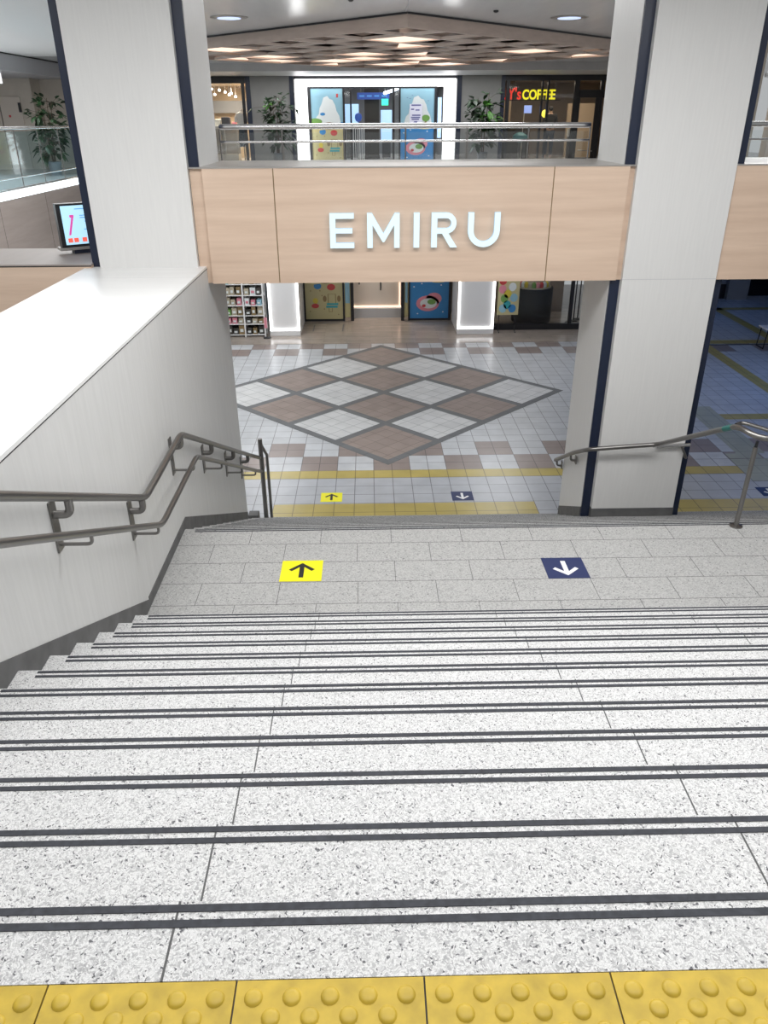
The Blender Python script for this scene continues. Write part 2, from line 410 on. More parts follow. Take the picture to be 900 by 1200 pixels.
# ------------------------------------------------------------------ big letters
sign = thing('shop_sign', 'row of five large glowing white capital letters on the pale wood beam', 'sign', (.46, 8.0, 3.99))
H = .325; W = .056
LM = lambda x: Matrix(((1, 0, 0, x), (0, 0, -1, 8.012), (0, 1, 0, 3.988), (0, 0, 0, 1)))   # (x,y)->(x,z), extrude -> -y
def letter(ch, x0, w):
    b = MB(); M = LM(x0); d = .045
    def P(pts): b.prism(pts, d, 'letter_face', M, side='letter_side')
    R = lambda a, c, e, f: P([(a, e), (c, e), (c, f), (a, f)])
    if ch == 'E': P([(0, 0), (w, 0), (w, W*.9), (W, W*.9), (W, H/2-W*.42), (w*.93, H/2-W*.42), (w*.93, H/2+W*.42), (W, H/2+W*.42), (W, H-W*.9), (w, H-W*.9), (w, H), (0, H)])
    if ch == 'I': R(0, w, 0, H)
    if ch == 'M': P([(0, 0), (W*.95, 0), (W*.95, H*.66), (w/2-.008, H*.17), (w/2+.008, H*.17), (w-W*.95, H*.66), (w-W*.95, 0), (w, 0), (w, H), (w-W*.86, H), (w/2, H*.42), (W*.86, H), (0, H)])
    if ch == 'U':
        r = w/2; n = 16; out = [(0, H), (0, r)]; inn = []
        out += [(r-r*math.cos(PI*i/n), r-r*math.sin(PI*i/n)) for i in range(1, n)]+[(w, r), (w, H)]
        ri = r-W; inn = [(w-W, H), (w-W, r)]+[(r+ri*math.cos(PI*i/n), r-ri*math.sin(PI*i/n)) for i in range(1, n)]+[(W, r), (W, H)]
        P(out+inn)
    if ch == 'R':
        n = 10; yb = H*.40; r = (H-yb)/2; cy = H-r; cx = w*.95-r; ri = r-W*.92
        out = [(0, H), (0, 0), (W, 0), (W, yb), (w*.47, yb), (w*.78, 0), (w, 0), (w*.68, yb+.006)]
        out += [(cx+r*math.cos(-PI/2+.35+(PI-.35)*i/n), cy+r*math.sin(-PI/2+.35+(PI-.35)*i/n)) for i in range(n+1)]
        # counter cut as a slit joined at the stem top-left
        hole = [(cx, H-W*.92)]+[(cx+ri*math.cos(PI/2-PI*i/n), cy+ri*math.sin(PI/2-PI*i/n)) for i in range(n+1)]+[(W, cy-ri), (W, H-W*.92-.0005)]
        # split: stem, top bar, bowl, lower bar, leg
        R(0, W, 0, H); R(W, cx, H-W*.92, H); R(W, cx, yb, yb+W*.92)
        for i in range(n):
            a0 = -PI/2+PI*i/n; a1 = -PI/2+PI*(i+1)/n
            P([(cx+ri*math.cos(a0), cy+ri*math.sin(a0)), (cx+r*math.cos(a0), cy+r*math.sin(a0)), (cx+r*math.cos(a1), cy+r*math.sin(a1)), (cx+ri*math.cos(a1), cy+ri*math.sin(a1))])
        P([(w*.40, yb+.002), (w*.66, yb+.002), (w, 0), (w*.73, 0)])
    b.build('letter', sign)
for ch, x0, w in (('E', -.379, .238), ('M', -.012, .32), ('I', .447, .056), ('R', .622, .258), ('U', .983, .315)): letter(ch, x0, w)

# ------------------------------------------------------------------ floors
Z1 = .0012; Z2 = .0024; Z3 = .0036
b = MB()
X0, X1, Y0, Y1 = -12, 16, LE+12*T2, 27
b.poly([(X0, Y0, 0), (X1, Y0, 0), (X1, Y1, 0), (X0, Y1, 0)], 'tile_light')
def quad(x0, x1, y0, y1, mat, z=Z1): b.poly([(x0, y0, z), (x1, y0, z), (x1, y1, z), (x0, y1, z)], mat)
gx = lambda k: TL[0]+.3*k; gy = lambda j: TL[1]+.3*j
quad(X0, X1, Y0, gy(1), 'tile_grey')
for row, ph in ((1, 0), (3, 1), (24, 0), (26, 1)):      # chequered bands before and behind the diamond
    for i in range(-10, 24):
        k = 5+2*i
        if (i+ph) % 2 == 0:
            y1_ = gy(row+2) if row != 26 else gy(row+2)-.15
            quad(gx(k), gx(k+2), gy(row), y1_, 'tile_brown')
quad(gx(-8), gx(25), gy(0), gy(1), 'tactile_floor', Z2)
quad(gx(0), gx(13), gy(-3)-.02, gy(-4)-.14, 'tactile_floor', Z2)
quad(gx(20)-.1, gx(28), gy(-3)-.02, gy(-4)-.14, 'tactile_floor', Z2)
# diamond
s2 = math.sqrt(.5); SD = DR*math.sqrt(2)
def dp(u, v, z): return (DC[0]+(u-v)*s2, DC[1]-DR+(u+v)*s2, z)
b.poly([dp(0, 0, Z2), dp(SD, 0, Z2), dp(SD, SD, Z2), dp(0, SD, Z2)], 'diamond_strip')
cw = (SD-5*.15)/4
for i in range(4):
    for j in range(4):
        u = .15+i*(cw+.15); v = .15+j*(cw+.15)
        b.poly([dp(u, v, Z3), dp(u+cw, v, Z3), dp(u+cw, v+cw, Z3), dp(u, v+cw, Z3)], 'diamond_brown' if (i+j) % 2 == 0 else 'diamond_white')
# planked entry strip before the shops
quad(-6, 7.6, gy(28)-.15, 27, 'entry_planks', Z3)
for x in (-1.55, -.75): quad(x, x+.03, 20.75, 21.5, 'grout', .005)
# right-hand guide paths
quad(8.29, 8.59, 11.5, 19.3, 'tactile_floor', Z2); quad(6.5, 12.5, 19.1, 19.45, 'tactile_floor', Z2)
quad(10.3, 10.6, 19.45, 23.2, 'tactile_floor', Z2); quad(10.3, 13, 22.9, 23.2, 'tactile_floor', Z2); quad(6.4, 9.6, 13.65, 13.95, 'tactile_floor', Z2)
quad(6.25, 6.75, 12.0, 14.4, 'tactile_worn', Z3); quad(gx(25), gx(28), gy(-1), gy(2)-.02, 'tactile_worn', .0048); quad(6.05, 6.6, gy(2), 12.0, 'tactile_worn', .0048)
quad(6.5, 12.5, 18.95, 19.05, 'grout', Z3)
struct(b.build('floor'), 'grey tiled concourse floor with a large chequered diamond and yellow guide strips')

# upper floor slab (void at the left)
b = MB()
for x0, x1, y0, y1 in ((-2.78, 16, 9.35, 40), (-16, -6.95, 2, 40), (-6.95, -2.78, 23, 40)):
    b.box(x0, x1, y0, y1, 3.45, ZT+.003, 'upper_floor_tile')
struct(b.build('floor_upper'), 'upper level floor slab beyond the parapet')
# wall with grey wood panels below the left balustrade
b = MB(); b.box(-7.2, -6.9, 8.0, 23.2, 0, 3.78, 'wood_grey'); b.box(-7.2, -6.88, 8.0, 23.2, 3.78, 3.90, 'rim_light')
for y in (11, 13.2, 15.5, 17.8, 20.1): b.box(-6.9, -6.898, y-.004, y+.004, 0, 3.78, 'dark_gap')
struct(b.build('wall_void'), 'grey wood wall with a white rim below the left glass balustrade')
# flooring behind (lower back wall)
b = MB(); b.box(-12, -3.9, 22.4, 22.6, 0, 3.45, 'dim_wall'); b.box(7.3, 7.4, 20.9, 21.6, 0, 3.45, 'dark_wall')
b.box(7.4, 11.25, 24.5, 24.7, .45, 3.45, 'dim_wall'); b.box(7.4, 11.25, 24.48, 24.7, 0, .45, 'black_metal'); b.box(11.25, 11.9, 24.3, 24.7, 0, 3.45, 'grey_panel'); b.box(11.9, 16, 24.9, 25.0, 0, 3.45, 'black_metal')
b.box(12.4, 16, 22.8, 23.0, 0, 3.45, 'dim_wall'); b.box(7.3, 7.4, 21.4, 24.7, 0, 3.45, 'dark_wall')
struct(b.build('wall_concourse'), 'dim back wall of the lower concourse')

b = MB(); b.box(15.9, 16.1, -4, 27, 0, 3.45, 'dim_wall'); b.box(7.2, 7.35, -4, 9.0, 0, 3.8, 'wall_panel'); struct(b.build('light_blocker_right'), 'added right side walls keeping outside light off the concourse')  # added unseen walls that keep world light out of the lower hall
b = MB(); b.box(-12.2, -12, 8, 27, 0, 3.45, 'dim_wall'); b.box(-12, -2.86, 7.8, 8.0, 0, 2.5, 'dim_wall'); struct(b.build('light_blocker_left'), 'added far left side wall keeping outside light off the concourse')  # added unseen walls blocking world light on the left
# ------------------------------------------------------------------ ceiling
CZ = 6.6
b = MB(); b.box(-8.72, 16, -4, 40, CZ, CZ+.2, 'ceiling_panel')
for x in (.62, -5.2, 6.4): b.box(x-.01, x+.01, -4, 14.0, CZ-.003, CZ+.01, 'soffit_grey')
for y in (10.2, 17.5): b.box(-8.7, -2.5, y-.006, y+.006, CZ-.002, CZ+.01, 'soffit_grey')
struct(b.build('ceiling'), 'smooth grey upper ceiling')
b = MB(); b.box(-18, -8.72, 2, 40, 6.22, 6.8, 'soffit_grey'); b.box(-8.74, -8.70, 2, 40, CZ-.03, CZ, 'dark_gap')
struct(b.build('ceiling_soffit'), 'lowered grey ceiling strip at the far left')

b = MB(); b.box(-5.6, 9.0, 25.85, 29.0, 6.385, CZ, 'ceiling_satin'); struct(b.build('ceiling_dropped'), 'slightly lower ceiling strip before the upper shops')
b = MB(); b.box(-8.70, -3.3, 2, 23, CZ-.004, CZ+.05, 'ceiling_lit'); struct(b.build('ceiling_left'), 'ceiling above the left void, whitened to imitate light from it')
# wooden lattice
LA = (.65, 14.05); LS = 7.99; NC = 8; CS = LS/NC
lat = thing('ceiling_lattice', 'large diamond shaped wooden coffer ceiling with warm glowing cells over the atrium', 'ceiling panel', (LA[0], LA[1]+LS*s2, CZ))
def lp(u, v, z): return Vector((LA[0]+(u-v)*s2, LA[1]+(u+v)*s2, z))
def lbar(b, u0, u1, v0, v1, z0, z1, mat):
    vs = [lp(u, v, z) for z in (z0, z1) for v in (v0, v1) for u in (u0, u1)]
    b.add(vs, [(0, 2, 3, 1), (4, 5, 7, 6), (0, 1, 5, 4), (2, 6, 7, 3), (0, 4, 6, 2), (1, 3, 7, 5)], mat)
ZB = CZ-.21
b = MB()
lbar(b, -.03, LS+.03, -.03, .03, ZB, CZ-.02, 'lattice_wood'); lbar(b, -.03, LS+.03, LS-.03, LS+.03, ZB, CZ-.02, 'lattice_wood')
lbar(b, -.03, .03, .03, LS-.03, ZB, CZ-.02, 'lattice_wood'); lbar(b, LS-.03, LS+.03, .03, LS-.03, ZB, CZ-.02, 'lattice_wood')
b.build('fascia', lat)
b = MB(); lbar(b, -.05, LS+.05, -.05, LS+.05, CZ-.03, CZ-.004, 'black_metal'); b.build('shadow_gap', lat)
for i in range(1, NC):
    b = MB(); lbar(b, i*CS-.022, i*CS+.022, .03, LS-.03, ZB+.005, ZB+.05, 'rib_wood_lit'); b.build('rib', lat)
    b = MB(); lbar(b, .03, LS-.03, i*CS-.022, i*CS+.022, ZB+.006, ZB+.051, 'rib_wood_lit'); b.build('rib', lat)
lit = {(0, 5): 1, (2, 6): .5, (2, 7): .6, (3, 7): .6, (4, 6): 1, (3, 4): .5, (4, 5): .5, (6, 6): 1, (1, 1): 1, (4, 3): .5, (5, 4): 1, (5, 1): 1, (7, 3): .5, (7, 1): .6, (7, 5): 1, (6, 5): .5, (5, 7): .8, (2, 2): .5}
cof = MB()
for i in range(NC):
    for j in range(NC):
        u0, u1, v0, v1 = i*CS+.018, (i+1)*CS-.018, j*CS+.018, (j+1)*CS-.018
        k = lit.get((i, j))
        rnd = random.Random(i*17+j*5)
        if k == 1:
            p = MB(); lbar(p, u0+.02, u1-.02, v0+.02, v1-.02, ZB+.02, ZB+.04, 'light_warm'); p.build('light_panel', lat)
        else:
            # faceted coffer: four wooden facets meeting at a shifted ridge
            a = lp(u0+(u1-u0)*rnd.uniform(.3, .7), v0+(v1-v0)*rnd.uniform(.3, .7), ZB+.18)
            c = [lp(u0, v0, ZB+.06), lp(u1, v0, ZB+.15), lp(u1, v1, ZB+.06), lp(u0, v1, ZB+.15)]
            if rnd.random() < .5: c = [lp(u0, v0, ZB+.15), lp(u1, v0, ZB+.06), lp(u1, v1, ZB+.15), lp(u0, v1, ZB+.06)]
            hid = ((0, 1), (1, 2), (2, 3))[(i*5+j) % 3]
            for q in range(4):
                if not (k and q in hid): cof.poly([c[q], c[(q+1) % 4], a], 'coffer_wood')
            if k:
                p = MB(); tri = [(u0, v0), (u1, v0), (u1, v1), (u0, v1)]
                p.prism([(lp(*tri[z_], 0).x, lp(*tri[z_], 0).y) for z_ in (hid[0], hid[1], (hid[1]+1) % 4)], .015, 'light_warm', Matrix.Translation((0, 0, ZB+.035)))
                p.build('light_panel', lat)
cof.build('coffer_panel', lat)

# flush ceiling lights
for x, y, lab in ((-2.2, 14.66, 'small flush round ceiling light at the left of the wooden lattice'), (3.34, 14.8, 'small flush round ceiling light at the right of the wooden lattice')):
    t = thing('ceiling_light', lab, 'ceiling light', (x, y, CZ), 'flush ceiling lights')
    b = MB(); b.lathe([(.30, 0), (.30, -.012), (.25, -.016)], (x, y, CZ), 'steel_cap', 28); b.build('trim_ring', t, smooth=True)
    b = MB(); b.lathe([(.19, -.014), (.19, -.022)], (x, y, CZ), 'light_dim', 28); b.build('diffuser', t)
for x, y, lab in ((-.2, 12.6, 'tiny dark ceiling sensor left of the lattice apex'), (2.0, 13.9, 'tiny dark ceiling sensor right of the lattice apex')):
    b = MB(); b.lathe([(.04, 0), (.04, -.02), (.02, -.035)], (x, y, CZ), 'black_metal', 14); tag(b.build('ceiling_sensor', smooth=True), lab, 'sensor', 'ceiling sensors')

# ------------------------------------------------------------------ glass railings
def railing(label, p0, p1, n, zfl, ztop, zmid, glassmat, rail_r=.028):
    p0 = Vector((*p0, 0)); p1 = Vector((*p1, 0))
    t = thing('glass_railing', label, 'railing', ((p0+p1)/2)+Vector((0, 0, zfl)))
    at = lambda f, z: p0.lerp(p1, f)+Vector((0, 0, z))
    b = MB(); b.tube([at(0, ztop), at(1, ztop)], rail_r, 'chrome', 14); b.build('handrail', t, smooth=True)
    b = MB(); b.tube([at(0, zmid), at(1, zmid)], .012, 'chrome', 10); b.build('middle_rail', t, smooth=True)
    b = MB(); b.tube([at(0, zfl+.03), at(1, zfl+.03)], .03, 'chrome', 10); b.build('bottom_rail', t, smooth=True)
    for i in range(n+1):
        b = MB(); b.tube([at(i/n, zfl), at(i/n, ztop-.02)], .009, 'steel', 8); b.build('post', t, smooth=True)
    d = (p1-p0).normalized(); nn = Vector((-d.y, d.x, 0))*.006
    for i in range(n):
        a = at((i+.03)/n, 0); c = at((i+.97)/n, 0)
        vs = [a-nn, c-nn, c+nn, a+nn]
        b = MB(); b.add([v+Vector((0, 0, zfl+.07)) for v in vs]+[v+Vector((0, 0, ztop-.06)) for v in vs], [(3, 2, 1, 0), (4, 5, 6, 7), (0, 1, 5, 4), (1, 2, 6, 5), (2, 3, 7, 6), (3, 0, 4, 7)], glassmat)
        b.build('glass_pane', t)
    return t
railing('long glass balustrade with chrome handrail behind the lettered wood beam, between the columns', (-1.62, 9.42), (2.47, 9.42), 6, ZT, 5.06, 4.91, 'clear_glass')
railing('glass balustrade with chrome handrail right of the right column', (3.70, 9.42), (8.4, 9.42), 9, ZT, 5.06, 4.91, 'clear_glass')
railing('glass balustrade lit pale blue over the grey wood wall at far left', (-6.98, 8.6), (-6.98, 23.0), 12, 3.88, 5.0, 4.12, 'cool_glass')
for k, y in enumerate((10.5, 13.5, 16.5, 19.5)): pass

# ------------------------------------------------------------------ floor arrow signs
def arrow_sign(x, y, z, up, label, sz=.31):
    t = thing('floor_sign', label, 'floor sign', (x, y, z), 'arrow signs on the floor')
    b = MB(); b.box(x-sz/2-.008, x+sz/2+.008, y-sz/2, y+sz/2, z+.0006, z+.0040, 'arrow_yellow' if up else 'arrow_navy'); b.build('plate', t)
    s = sz; sg = 1 if up else -1; w = s*.060; b = MB(); m = 'arrow_black' if up else 'arrow_white'
    pts = [(0, .37), (.33, .055), (.255, -.02), (.06, .175), (.06, -.33), (-.06, -.33), (-.06, .175), (-.255, -.02), (-.33, .055)]
    b.prism([(p*s, q*s*sg) for p, q in pts], .0009, m, Matrix.Translation((x, y, z+.0038)))
    b.build('arrow', t)
arrow_sign(-.563, 5.185, ZL, True, 'yellow floor sign with black up arrow on the landing')
arrow_sign(1.526, 5.173, ZL, False, 'navy floor sign with white down arrow on the landing')
arrow_sign(-.615, 10.495, 0, True, 'small yellow up arrow sign on the lower floor beyond the stairs')
arrow_sign(1.38, 10.482, 0, False, 'small navy down arrow sign on the lower floor beyond the stairs')
arrow_sign(6.12, 10.5, 0, False, 'navy arrow sign on the lower floor at the right photo edge')

# ------------------------------------------------------------------ left handrail
hr = thing('handrail', 'dark steel double handrail bending along the left stair wall', 'handrail', (-1.55, 5.3, ZL))
def bend(pts, r=.09, n=5):
    P = [Vector(p) for p in pts]; out = [P[0]]
    for i in range(1, len(P)-1):
        a = P[i]+(P[i-1]-P[i]).normalized()*min(r, (P[i-1]-P[i]).length*.45); c = P[i]+(P[i+1]-P[i]).normalized()*min(r, (P[i+1]-P[i]).length*.45)
        for k in range(n+1):
            t = k/n; out.append(a*(1-t)**2+P[i]*2*t*(1-t)+c*t*t)
    return out+[P[-1]]
xu, xl = -1.545, -1.465
up = [(xu, .6, 4.875), (xu, 4.72, 2.84), (xu, 5.85, 2.86), (xu, 9.05, 1.32), (-1.47, 9.30, 1.18)]
lo = [(xl, .6, 4.665), (xl, 4.74, 2.62), (xl, 5.95, 2.62), (xl, 9.05, 1.10), (-1.46, 9.40, .94)]
b = MB(); b.tube(bend(up), .0245, 'steel', 14); b.build('upper_rail', hr, smooth=True)
b = MB(); b.tube(bend(lo), .021, 'steel', 14); b.build('lower_rail', hr, smooth=True)
def lev(path, y):
    for p, q in zip(path, path[1:]):
        if p[1] <= y <= q[1]:
            f = (y-p[1])/(q[1]-p[1]); return p[2]+(q[2]-p[2])*f
for y in (2.4, 3.52, 4.64, 5.82, 6.9, 7.95, 8.85):
    zu = lev(up, y); zl = lev(lo, y)
    b = MB(); b.box(XW, XW+.010, y-.036, y+.036, zl-.10, zu-.02, 'steel')
    br = b.build('bracket', hr)
    b = MB(); b.tube(bend([(XW+.005, y, zu-.10), (xu, y, zu-.10), (xu, y, zu-.012)], .05), .022, 'steel', 10)
    b.build('upper_arm', br, smooth=True)
    b = MB(); b.tube(bend([(XW+.005, y, zl-.065), (xl, y, zl-.065), (xl, y, zl-.01)], .03), .010, 'steel', 10)
    b.build('lower_arm', br, smooth=True)
b = MB(); b.tube([(-1.455, 9.36, .15), (-1.455, 9.36, 1.42)], .030, 'steel', 12); b.build('end_post', hr, smooth=True)
b = MB(); b.tube([(-1.40, 9.50, .15), (-1.40, 9.50, 1.15)], .020, 'steel', 12); b.tube([(-1.455, 9.36, 1.36), (-1.40, 9.50, 1.13)], .02, 'steel', 12); b.build('end_post', hr, smooth=True)
b = MB(); b.box(-1.69, -1.555, 9.29, 9.44, .15, .33, 'baseboard_grey')
tag(b.build('floor_box', bevel=.006), 'small dark grey box at the foot of the left stair wall', 'box')

# ------------------------------------------------------------------ right handrail
hr2 = thing('handrail', 'steel handrail wrapping the right column with a post on the landing', 'handrail', (3.17, 5.83, ZL))
main = [(2.40, 9.13, 1.17), (2.40, 8.35, 1.60), (2.43, 7.90, 1.825), (3.20, 7.88, 1.885), (3.11, 6.05, 2.80), (3.22, 5.86, 2.755), (3.75, 5.86, 2.745)]
b = MB(); b.tube(bend(main, .12), .025, 'steel', 14); b.build('upper_rail', hr2, smooth=True)
b = MB(); b.tube(bend([(3.30, 6.45, 2.655), (3.38, 6.50, 2.66), (3.62, 6.15, 2.66), (4.2, 6.1, 2.6)], .08), .017, 'steel', 12); b.build('side_rail', hr2, smooth=True)
b = MB(); b.tube([(3.175, 5.83, ZL), (3.205, 5.86, 2.68)], .020, 'steel', 14); po = b.build('post', hr2, smooth=True)
b = MB(); b.lathe([(.055, 0), (.055, .008), (.026, .016)], (3.175, 5.83, ZL), 'steel', 20); b.build('flange', po, smooth=True)
b = MB(); b.tube([(3.203, 5.86, 2.66), (3.21, 5.86, 2.735)], .013, 'black_metal', 10); b.build('rail_clamp', po, smooth=True)
b = MB(); d0 = Vector((3.2, 7.88, 1.885)); d1 = Vector((3.11, 6.05, 2.80)); q0 = d0.lerp(d1, .87); q1 = d0.lerp(d1, .95)
b.tube([q0, q1], .0258, 'teal_label', 14); b.build('braille_plate', hr2, smooth=True)
for x, y, z in ((2.40, 9.05, 1.215), (2.40, 8.45, 1.545)):
    b = MB(); b.tube(bend([(2.47, y, z-.09), (x, y, z-.09), (x, y, z-.01)], .04), .013, 'steel', 10); b.box(2.458, 2.47, y-.03, y+.03, z-.13, z-.03, 'steel'); b.build('bracket', hr2, smooth=True)
b = MB(); b.tube([(3.22, 7.97, 1.825), (3.60, 7.97, 1.84)], .022, 'chrome', 12); b.tube(bend([(3.58, 8.06, 1.68), (3.58, 7.95, 1.68), (3.50, 7.95, 1.835)], .03), .015, 'steel', 10); b.build('bracket', hr2, smooth=True)
b = MB(); b.tube([(3.18, 7.95, 1.83), (3.20, 7.90, 1.87)], .012, 'steel', 8); b.build('bracket', hr2, smooth=True)

# ------------------------------------------------------------------ digital display on the left parapet
tv = thing('display_screen', 'black framed lit display screen standing on the low left parapet', 'screen', (-3.25, 8.85, 3.85))
TM = Matrix.Translation((-3.08, 8.80, 3.868)) @ Matrix.Rotation(math.radians(34), 4, 'Z') @ Matrix.Scale(.87, 4)
b = MB(); b.box(-.29, .29, -.06, .06, .06, .56, 'black_metal', TM); b.build('housing', tv, bevel=.006)
b = MB(); b.box(-.24, .27, -.066, -.058, .09, .535, 'screen_blue', TM)
def sq(x0, x1, z0, z1, m, y=-.068): b.box(x0, x1, y, -.064, z0, z1, m, TM)
for k in range(5): b.prism([(-.19+.012*k, .20+.04*k), (-.165+.012*k, .20+.04*k), (-.153+.012*k, .245+.04*k), (-.178+.012*k, .245+.04*k)], .002, 'screen_magenta', TM @ Matrix(((1, 0, 0, 0), (0, 0, -1, -.066), (0, 1, 0, 0), (0, 0, 0, 1))))
sq(-.15, -.10, .40, .43, 'screen_magenta')
for z, a, c in ((.49, -.08, .10), (.415, -.03, .2), (.39, -.03, .14), (.345, .02, .2), (.30, .06, .22), (.255, .0, .14), (.21, .03, .2)): sq(a, c, z, z+.009, 'screen_text')
for x in (-.21, -.14, -.04, .04, .12, .2): sq(x, x+.055, .115, .165, 'screen_red')
b.build('screen', tv)
b = MB(); b.box(-.32, .34, -.09, .09, .028, .06, 'steel_cap', TM); b.build('shelf', tv)
b = MB(); b.box(-.16, .34, -.06, .07, -.02, .03, 'navy', TM); b.build('base', tv)

# ------------------------------------------------------------------ text helper
def text_mesh(s, size, mat, M, parent, name, extr=.02, offset=.0, wide=1.0):
    cu = bpy.data.curves.new('t', 'FONT'); cu.body = s; cu.size = size; cu.extrude = extr; cu.offset = offset
    cu.align_x = 'LEFT'
    o = bpy.data.objects.new('t', cu); COL.objects.link(o)
    bpy.context.view_layer.update()
    me = bpy.data.meshes.new_from_object(o.evaluated_get(bpy.context.evaluated_depsgraph_get()))
    bpy.data.objects.remove(o); bpy.data.curves.remove(cu)
    me.transform(M @ Matrix.Diagonal((wide, 1, 1, 1))); me.materials.clear(); me.materials.append(MATS[mat])
    n = bpy.data.objects.new(name, me); COL.objects.link(n); me.name = name
    adopt(n, parent)
    return n

# ------------------------------------------------------------------ storefront at both levels
def blob(b, cx, cz, rx, rz, y, mat, n=18, a0=0, a1=2*PI):
    b.poly([(cx+rx*math.cos(a0+(a1-a0)*i/n), y, cz+rz*math.sin(a0+(a1-a0)*i/n)) for i in range(n)], mat)
def poster(label, x0, x1, z0, z1, y, style, sign_on=False):
    t = thing('poster', label, 'poster', ((x0+x1)/2, y, z0))
    w = x1-x0; h = z1-z0; b = MB()
    b.box(x0, x1, y, y+.03, z0, z1, 'print_sky' if style == 'sea' else 'print_sky')
    k = -.002
    X = lambda f: x0+w*f
    Zz = lambda f: z0+h*f
    def R(a, c, d, e, m, q): b.box(X(a), X(c), y-.002*q, y, Zz(d), Zz(e), m)
    def B(cx, cz, rx, rz, m, q): blob(b, X(cx), Zz(cz), w*rx, h*rz, y-.002*q, m)
    def cloud():
        pts = [(.06, .48), (.12, .56), (.16, .62), (.24, .66), (.27, .74), (.34, .80), (.40, .88), (.52, .90), (.60, .86), (.68, .85), (.76, .78), (.80, .70), (.88, .64), (.92, .55), (.97, .48)]
        b.poly([(X(p), y-.004, Zz(q)) for p, q in pts], 'print_white')
    if style == 'sea':
        R(0, 1, 0, .47, 'print_blue', 1)
        cloud()
        R(.0, .22, .46, .52, 'print_blue', 3)
        R(.72, .78, .47, .58, 'print_brown', 4); B(.75, .60, .12, .045, 'print_green', 5); B(.72, .47, .2, .02, 'print_yellow', 3)
        B(.46, .19, .30, .10, 'print_pink', 3); B(.62, .25, .20, .075, 'print_pink', 3); B(.48, .19, .22, .065, 'print_white', 4); B(.56, .21, .11, .035, 'print_green', 5); B(.36, .16, .05, .02, 'print_red', 5)
        for cx, cz in ((.1, .40), (.3, .44), (.8, .42), (.2, .06), (.86, .08)): B(cx, cz, .02, .008, 'print_white', 3)
        for cx, cz in ((.18, .87), (.26, .86), (.33, .9), (.8, .83)): R(cx, cx+.04, cz, cz+.006, 'print_ink', 3)
    else:
        R(0, 1, 0, .48, 'print_cream', 1); R(.78, 1, .50, .55, 'print_blue', 1)
        cloud()
        B(.12, .56, .22, .045, 'print_green', 3); B(.2, .49, .34, .05, 'print_sand', 4); B(.55, .50, .20, .05, 'print_brown', 5); B(.36, .66, .08, .02, 'print_blue', 5)
        B(.34, .42, .10, .04, 'print_blue', 3); B(.70, .405, .11, .04, 'print_red', 3); B(.26, .17, .10, .03, 'print_red', 4); B(.27, .235, .07, .035, 'print_yellow', 3)
        R(.55, .86, .145, .17, 'print_teal', 4); R(.57, .88, .18, .205, 'print_teal', 4); R(.60, .82, .20, .32, 'print_brown', 2); R(.62, .80, .205, .315, 'print_cream', 3)
        B(.52, .26, .05, .04, 'print_brown', 2); B(.90, .26, .05, .04, 'print_brown', 2); R(.62, .72, .09, .14, 'print_brown', 3); R(.635, .705, .095, .14, 'print_cream', 4)
        for cx, cz in ((.15, .36), (.45, .3), (.5, .13), (.88, .06), (.12, .1), (.4, .36)): B(cx, cz, .015, .008, 'print_brown', 3)
        R(.8, .86, .88, .93, 'print_red', 3)
    b.build('print', t)
    if sign_on:
        p = MB(); p.box(X(.27), X(.64), y-.03, y-.018, Zz(.52), Zz(.79), 'print_paper')
        for a, c, z in ((.32, .60, .765), (.31, .40, .71), (.44, .56, .70), (.34, .59, .63), (.31, .58, .60), (.33, .55, .575), (.40, .50, .54)):
            p.box(X(a), X(c), y-.032, y-.028, Zz(z), Zz(z+.018), 'print_ink')
        tag(p.build('notice'), 'white printed notice taped on the upper blue poster', 'notice')
    return t
def entrance(label, y, zf, top, name_pre):
    """white glowing portal with black framed glass: shared by both storeys"""
    t = thing('shop_entrance', label, 'shop entrance', (.3, y, zf))
    return t
# ---- upper storefront, Y = 28.7
YU = 28.7; UT = 6.08
b = MB()
b.box(-5.6, 9.0, YU+.05, YU+.25, 6.30, CZ, 'black_metal')
struct(b.build('wall_header'), 'dark header above the upper shopfronts')
for x0, x1, lab in ((-3.80, -2.52, 'left'), (3.13, 4.43, 'right')):
    b = MB(); b.box(x0, x1, YU-.02, YU+.3, ZT, 6.38, 'grey_panel')
    for a, c in ((x0-.15, x0), (x1, x1+.13)): b.box(a, c, YU-.05, YU+.3, ZT, 6.38, 'navy')
    struct(b.build('column_back'), 'grey pier with navy edges %s of the white portal' % lab)
b = MB()
b.box(-16, -9.75, 25.6, 25.8, ZT, 6.3, 'wall_beige'); b.box(-9.85, -9.75, 25.8, 26.5, ZT, 6.3, 'wall_beige'); b.box(-9.75, -5.6, 26.3, 26.5, ZT, 6.3, 'wall_beige'); b.box(-5.7, -5.6, 26.3, 29, ZT, CZ, 'wall_beige')
b.box(-16, -5.6, 25.4, 26.6, 6.24, CZ, 'soffit_grey'); b.box(9.0, 12.5, 28.5, 28.7, ZT, CZ, 'wall_beige'); b.box(9.0, 9.1, 20, 28.5, ZT, CZ, 'wall_beige')
b.box(9.35, 9.5, 19.7, 20, ZT, CZ, 'door_beige')
struct(b.build('wall_back'), 'beige upper level wall beyond the far left balustrade')
